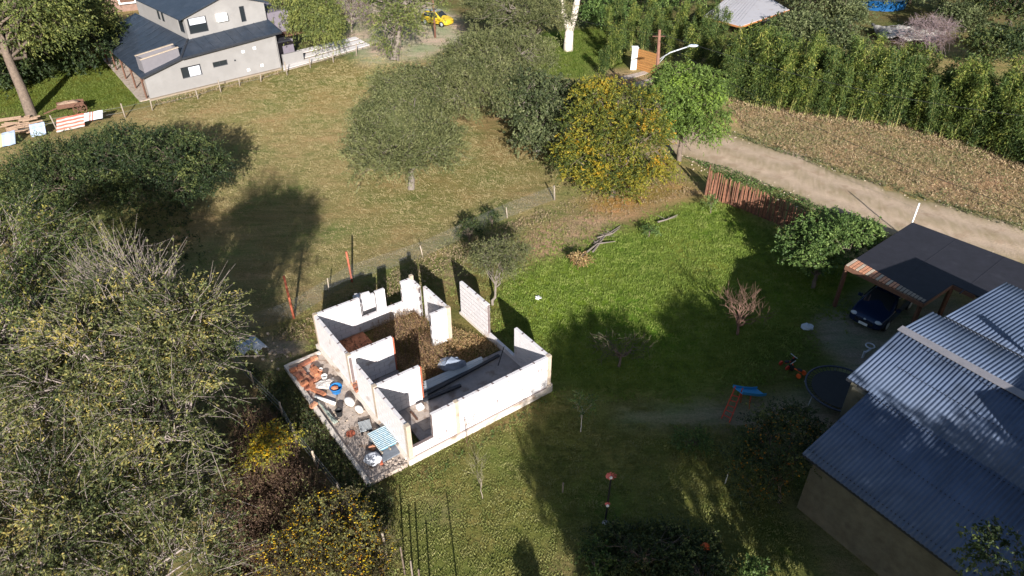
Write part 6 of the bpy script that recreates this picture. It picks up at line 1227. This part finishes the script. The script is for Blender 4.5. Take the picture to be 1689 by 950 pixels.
weeds('brambles', 'tangle of dry reddish brown brambles and weeds along the left wire fence', [(400, 700), (440, 680), (520, 790), (600, 880), (640, 1000), (350, 1000), (360, 820)], 5200, .95, LF['brown'], M['bark_red'], 304, (.07, .035), 11, tint=(.45, .35))
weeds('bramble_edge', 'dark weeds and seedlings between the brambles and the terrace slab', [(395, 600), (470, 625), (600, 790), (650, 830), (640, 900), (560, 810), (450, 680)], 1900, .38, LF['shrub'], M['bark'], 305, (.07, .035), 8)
weeds('fence_weeds', 'rough green and brown weeds along the chain link fence', [(430, 570), (500, 530), (700, 425), (900, 345), (905, 360), (760, 440), (700, 470), (500, 560)], 1500, .3, LF['straw'], M['bark'], 306, (.07, .03), 7, tint=(.75, .35))
weeds('verge_straw', 'dense dry straw coloured grass on the verge between road and bamboo', [(1195, 168), (1290, 188), (1500, 214), (1620, 250), (1720, 290), (1720, 385), (1600, 348), (1400, 284), (1235, 228)], 17000, .12, LF['straw'], M['post_wood'], 307, (.15, .03), 2, tint=(.55, .42), r=.004)
weeds('verge_tufts', 'scattered green clumps growing through the dry verge below the bamboo', [(1200, 172), (1290, 190), (1500, 216), (1720, 292), (1720, 380), (1400, 282), (1235, 226)], 900, .26, LF['olive'], M['bark'], 315, (.12, .04), 6, tint=(.6, .35))
weeds('bamboo_litter', 'pale fallen leaves and stalks at the foot of the bamboo hedge', [(1180, 152), (1290, 180), (1500, 208), (1620, 242), (1720, 280), (1720, 296), (1500, 222), (1290, 192), (1190, 166)], 2500, .14, LF['straw'], M['post_wood'], 316, (.2, .04), 5, tint=(.75, .2), lean=.9)
weeds('roadside_weeds', 'ragged green weeds along the far edge of the dirt road', [(1165, 205), (1240, 228), (1400, 282), (1600, 346), (1720, 383), (1720, 392), (1600, 356), (1400, 292), (1240, 237)], 1500, .22, LF['olive'], M['bark'], 308, (.1, .04), 6, tint=(.6, .3))
weeds('roadside_weeds', 'green weeds along the near edge of the dirt road outside the palisade', [(1125, 258), (1200, 278), (1345, 336), (1440, 372), (1440, 384), (1340, 350), (1190, 292)], 1100, .2, LF['green'], M['bark'], 309, (.1, .04), 6)
weeds('corner_weeds', 'rough mixed weeds and yellow leaves under the autumn tree', [(900, 345), (960, 320), (1130, 285), (1165, 318), (1110, 330), (1000, 370), (890, 410), (860, 400)], 1300, .16, LF['straw'], M['bark'], 310, (.07, .03), 4, tint=(.6, .4))
weeds('wall_weeds', 'thin line of weeds at the foot of the white front wall', [(690, 785), (905, 655), (912, 662), (700, 800)], 130, .16, LF['green'], M['bark'], 311, (.06, .03), 7)
weeds('house_weeds', 'thin weeds at the foot of the grey house front wall', [(252, 172), (465, 118), (466, 122), (255, 178)], 500, .3, LF['straw'], M['bark'], 312, (.1, .04), 6, tint=(.8, .3))
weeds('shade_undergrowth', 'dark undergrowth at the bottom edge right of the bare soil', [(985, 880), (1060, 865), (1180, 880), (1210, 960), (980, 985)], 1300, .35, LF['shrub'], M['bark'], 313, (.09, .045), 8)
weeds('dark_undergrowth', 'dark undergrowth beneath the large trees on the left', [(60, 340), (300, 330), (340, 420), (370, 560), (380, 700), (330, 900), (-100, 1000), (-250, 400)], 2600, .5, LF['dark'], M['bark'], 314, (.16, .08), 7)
# grass
foot = [W(-2, 0)[:2], W(7.3, 0)[:2], W(7.3, 9.1)[:2], W(-2, 8.6)[:2]]
G1 = grassmat('lawn_blades', (.09, .135, .025), (.175, .24, .045), (.31, .34, .1)); G2 = grassmat('field_blades', (.19, .18, .075), (.32, .265, .135), (.44, .36, .2)); G3 = grassmat('near_blades', (.115, .145, .035), (.205, .215, .066), (.33, .31, .13)); G4 = grassmat('garden_blades', (.08, .11, .025), (.13, .17, .035), (.2, .22, .06))
lawnp = gpoly([(860, 440), (960, 405), (1060, 370), (1130, 335), (1200, 335), (1310, 400), (1400, 440), (1390, 500), (1330, 560), (1240, 640), (1050, 665), (905, 650), (870, 560), (815, 545), (820, 470)])
nearp = gpoly([(600, 800), (905, 655), (1060, 665), (1260, 700), (1340, 900), (1340, 1060), (600, 1060), (640, 900)])
fieldp = gpoly([(200, 190), (470, 122), (620, 90), (660, 100), (760, 200), (900, 250), (925, 320), (700, 425), (480, 520), (390, 560), (250, 400), (330, 240)])
scatter('lawn_grass', 'bright green lush grass of the lawn behind the white shell', [lawnp], 75, tuft_mesh('lawn_tuft', G1, 7, .11, .10, .024, 1), 1, avoid=[foot], soft=.55)
scatter('near_grass', 'short yellowish green mown grass in the foreground', [nearp], 85, tuft_mesh('near_tuft', G3, 7, .10, .06, .02, 2, .9), 2, avoid=[foot, gpoly([(1005, 692), (1040, 680), (1200, 674), (1300, 660), (1300, 700), (1180, 700), (1050, 700)])], soft=.4)
scatter('field_grass', 'short dry tan and green grass of the mown field', [fieldp], 30, tuft_mesh('field_tuft', G2, 8, .14, .055, .02, 3, 1.2), 3, soft=.8)
scatter('garden_grass', 'green grass of the garden beside the grey house', [gpoly([(-100, 100), (170, 95), (250, 165), (190, 185), (60, 195), (-100, 240)])], 22, tuft_mesh('garden_tuft', G4, 10, .14, .1, .016, 4), 4)
scatter('far_grass', 'green grass under the white forked trunk tree', [gpoly([(840, 70), (990, 50), (1030, 105), (960, 130), (880, 122)])], 22, tuft_mesh('far_tuft', G4, 10, .16, .14, .018, 5), 5)
scatter('plot_grass', 'patchy rough grass around the back of the white shell', [gpoly([(450, 560), (700, 435), (880, 385), (1000, 350), (960, 405), (860, 440), (820, 470), (815, 545), (700, 700), (480, 640)])], 40, tuft_mesh('plot_tuft', G3, 7, .11, .09, .02, 6), 6, avoid=[foot], soft=.8)

# ---- big trees standing nearer than the picture shows; their shade falls on the right half of the garden
for i, (x, y, zc, rx, rz2, n) in enumerate(((6.6, -1.5, 7.4, 1.6, 2.2, 100), (10.0, -4.5, 10.6, 2.8, 1.5, 130), (14.5, -2.0, 9.5, 2.8, 2.5, 150), (19.5, -2.5, 8.9, 3.0, 2.4, 170), (24.8, -1.0, 9.0, 3.0, 2.4, 130), (13.3, 2.0, 5.8, 1.7, 2.2, 80), (19, 2.5, 6.8, 2.4, 2.2, 90))):
    crown_tree('shade_tree', 'tall tree standing below the bottom edge, number %s from the left' % ('one', 'two', 'three', 'four', 'five', 'six', 'seven')[i], 'tree', (x, y, 0), [(x, y, zc, rx, rx, rz2)] + ([] if i == 1 else [(x + .4, y + .5, zc - 2.6, rx * .8, rx * .8, 1.6)]), LF['olive'], M['bark'], seed=400 + i, clumps=n, twigs=12, twig_len=.9, lpt=9, leaf=(.26, .16), clump_r=.8, twig_frac=0, twig_r=0, trunk_r=.2, limbs=30)
cx, cy = 2.05, 5.6; co = crown_tree('conifer', 'narrow pointed conifer below the bottom edge whose pointed shadow falls on the lawn', 'tree', (cx, cy, 0), [(cx, cy, .9, .95, .95, .8), (cx, cy, 1.7, .6, .6, .7), (cx, cy, 2.5, .32, .32, .7), (cx, cy, 3.2, .12, .12, .5)], LF['dark'], M['bark'], seed=450, clumps=260, twigs=12, twig_len=.22, lpt=9, leaf=(.16, .09), clump_r=.22, twig_frac=0, twig_r=0, trunk_r=.08, limbs=10)
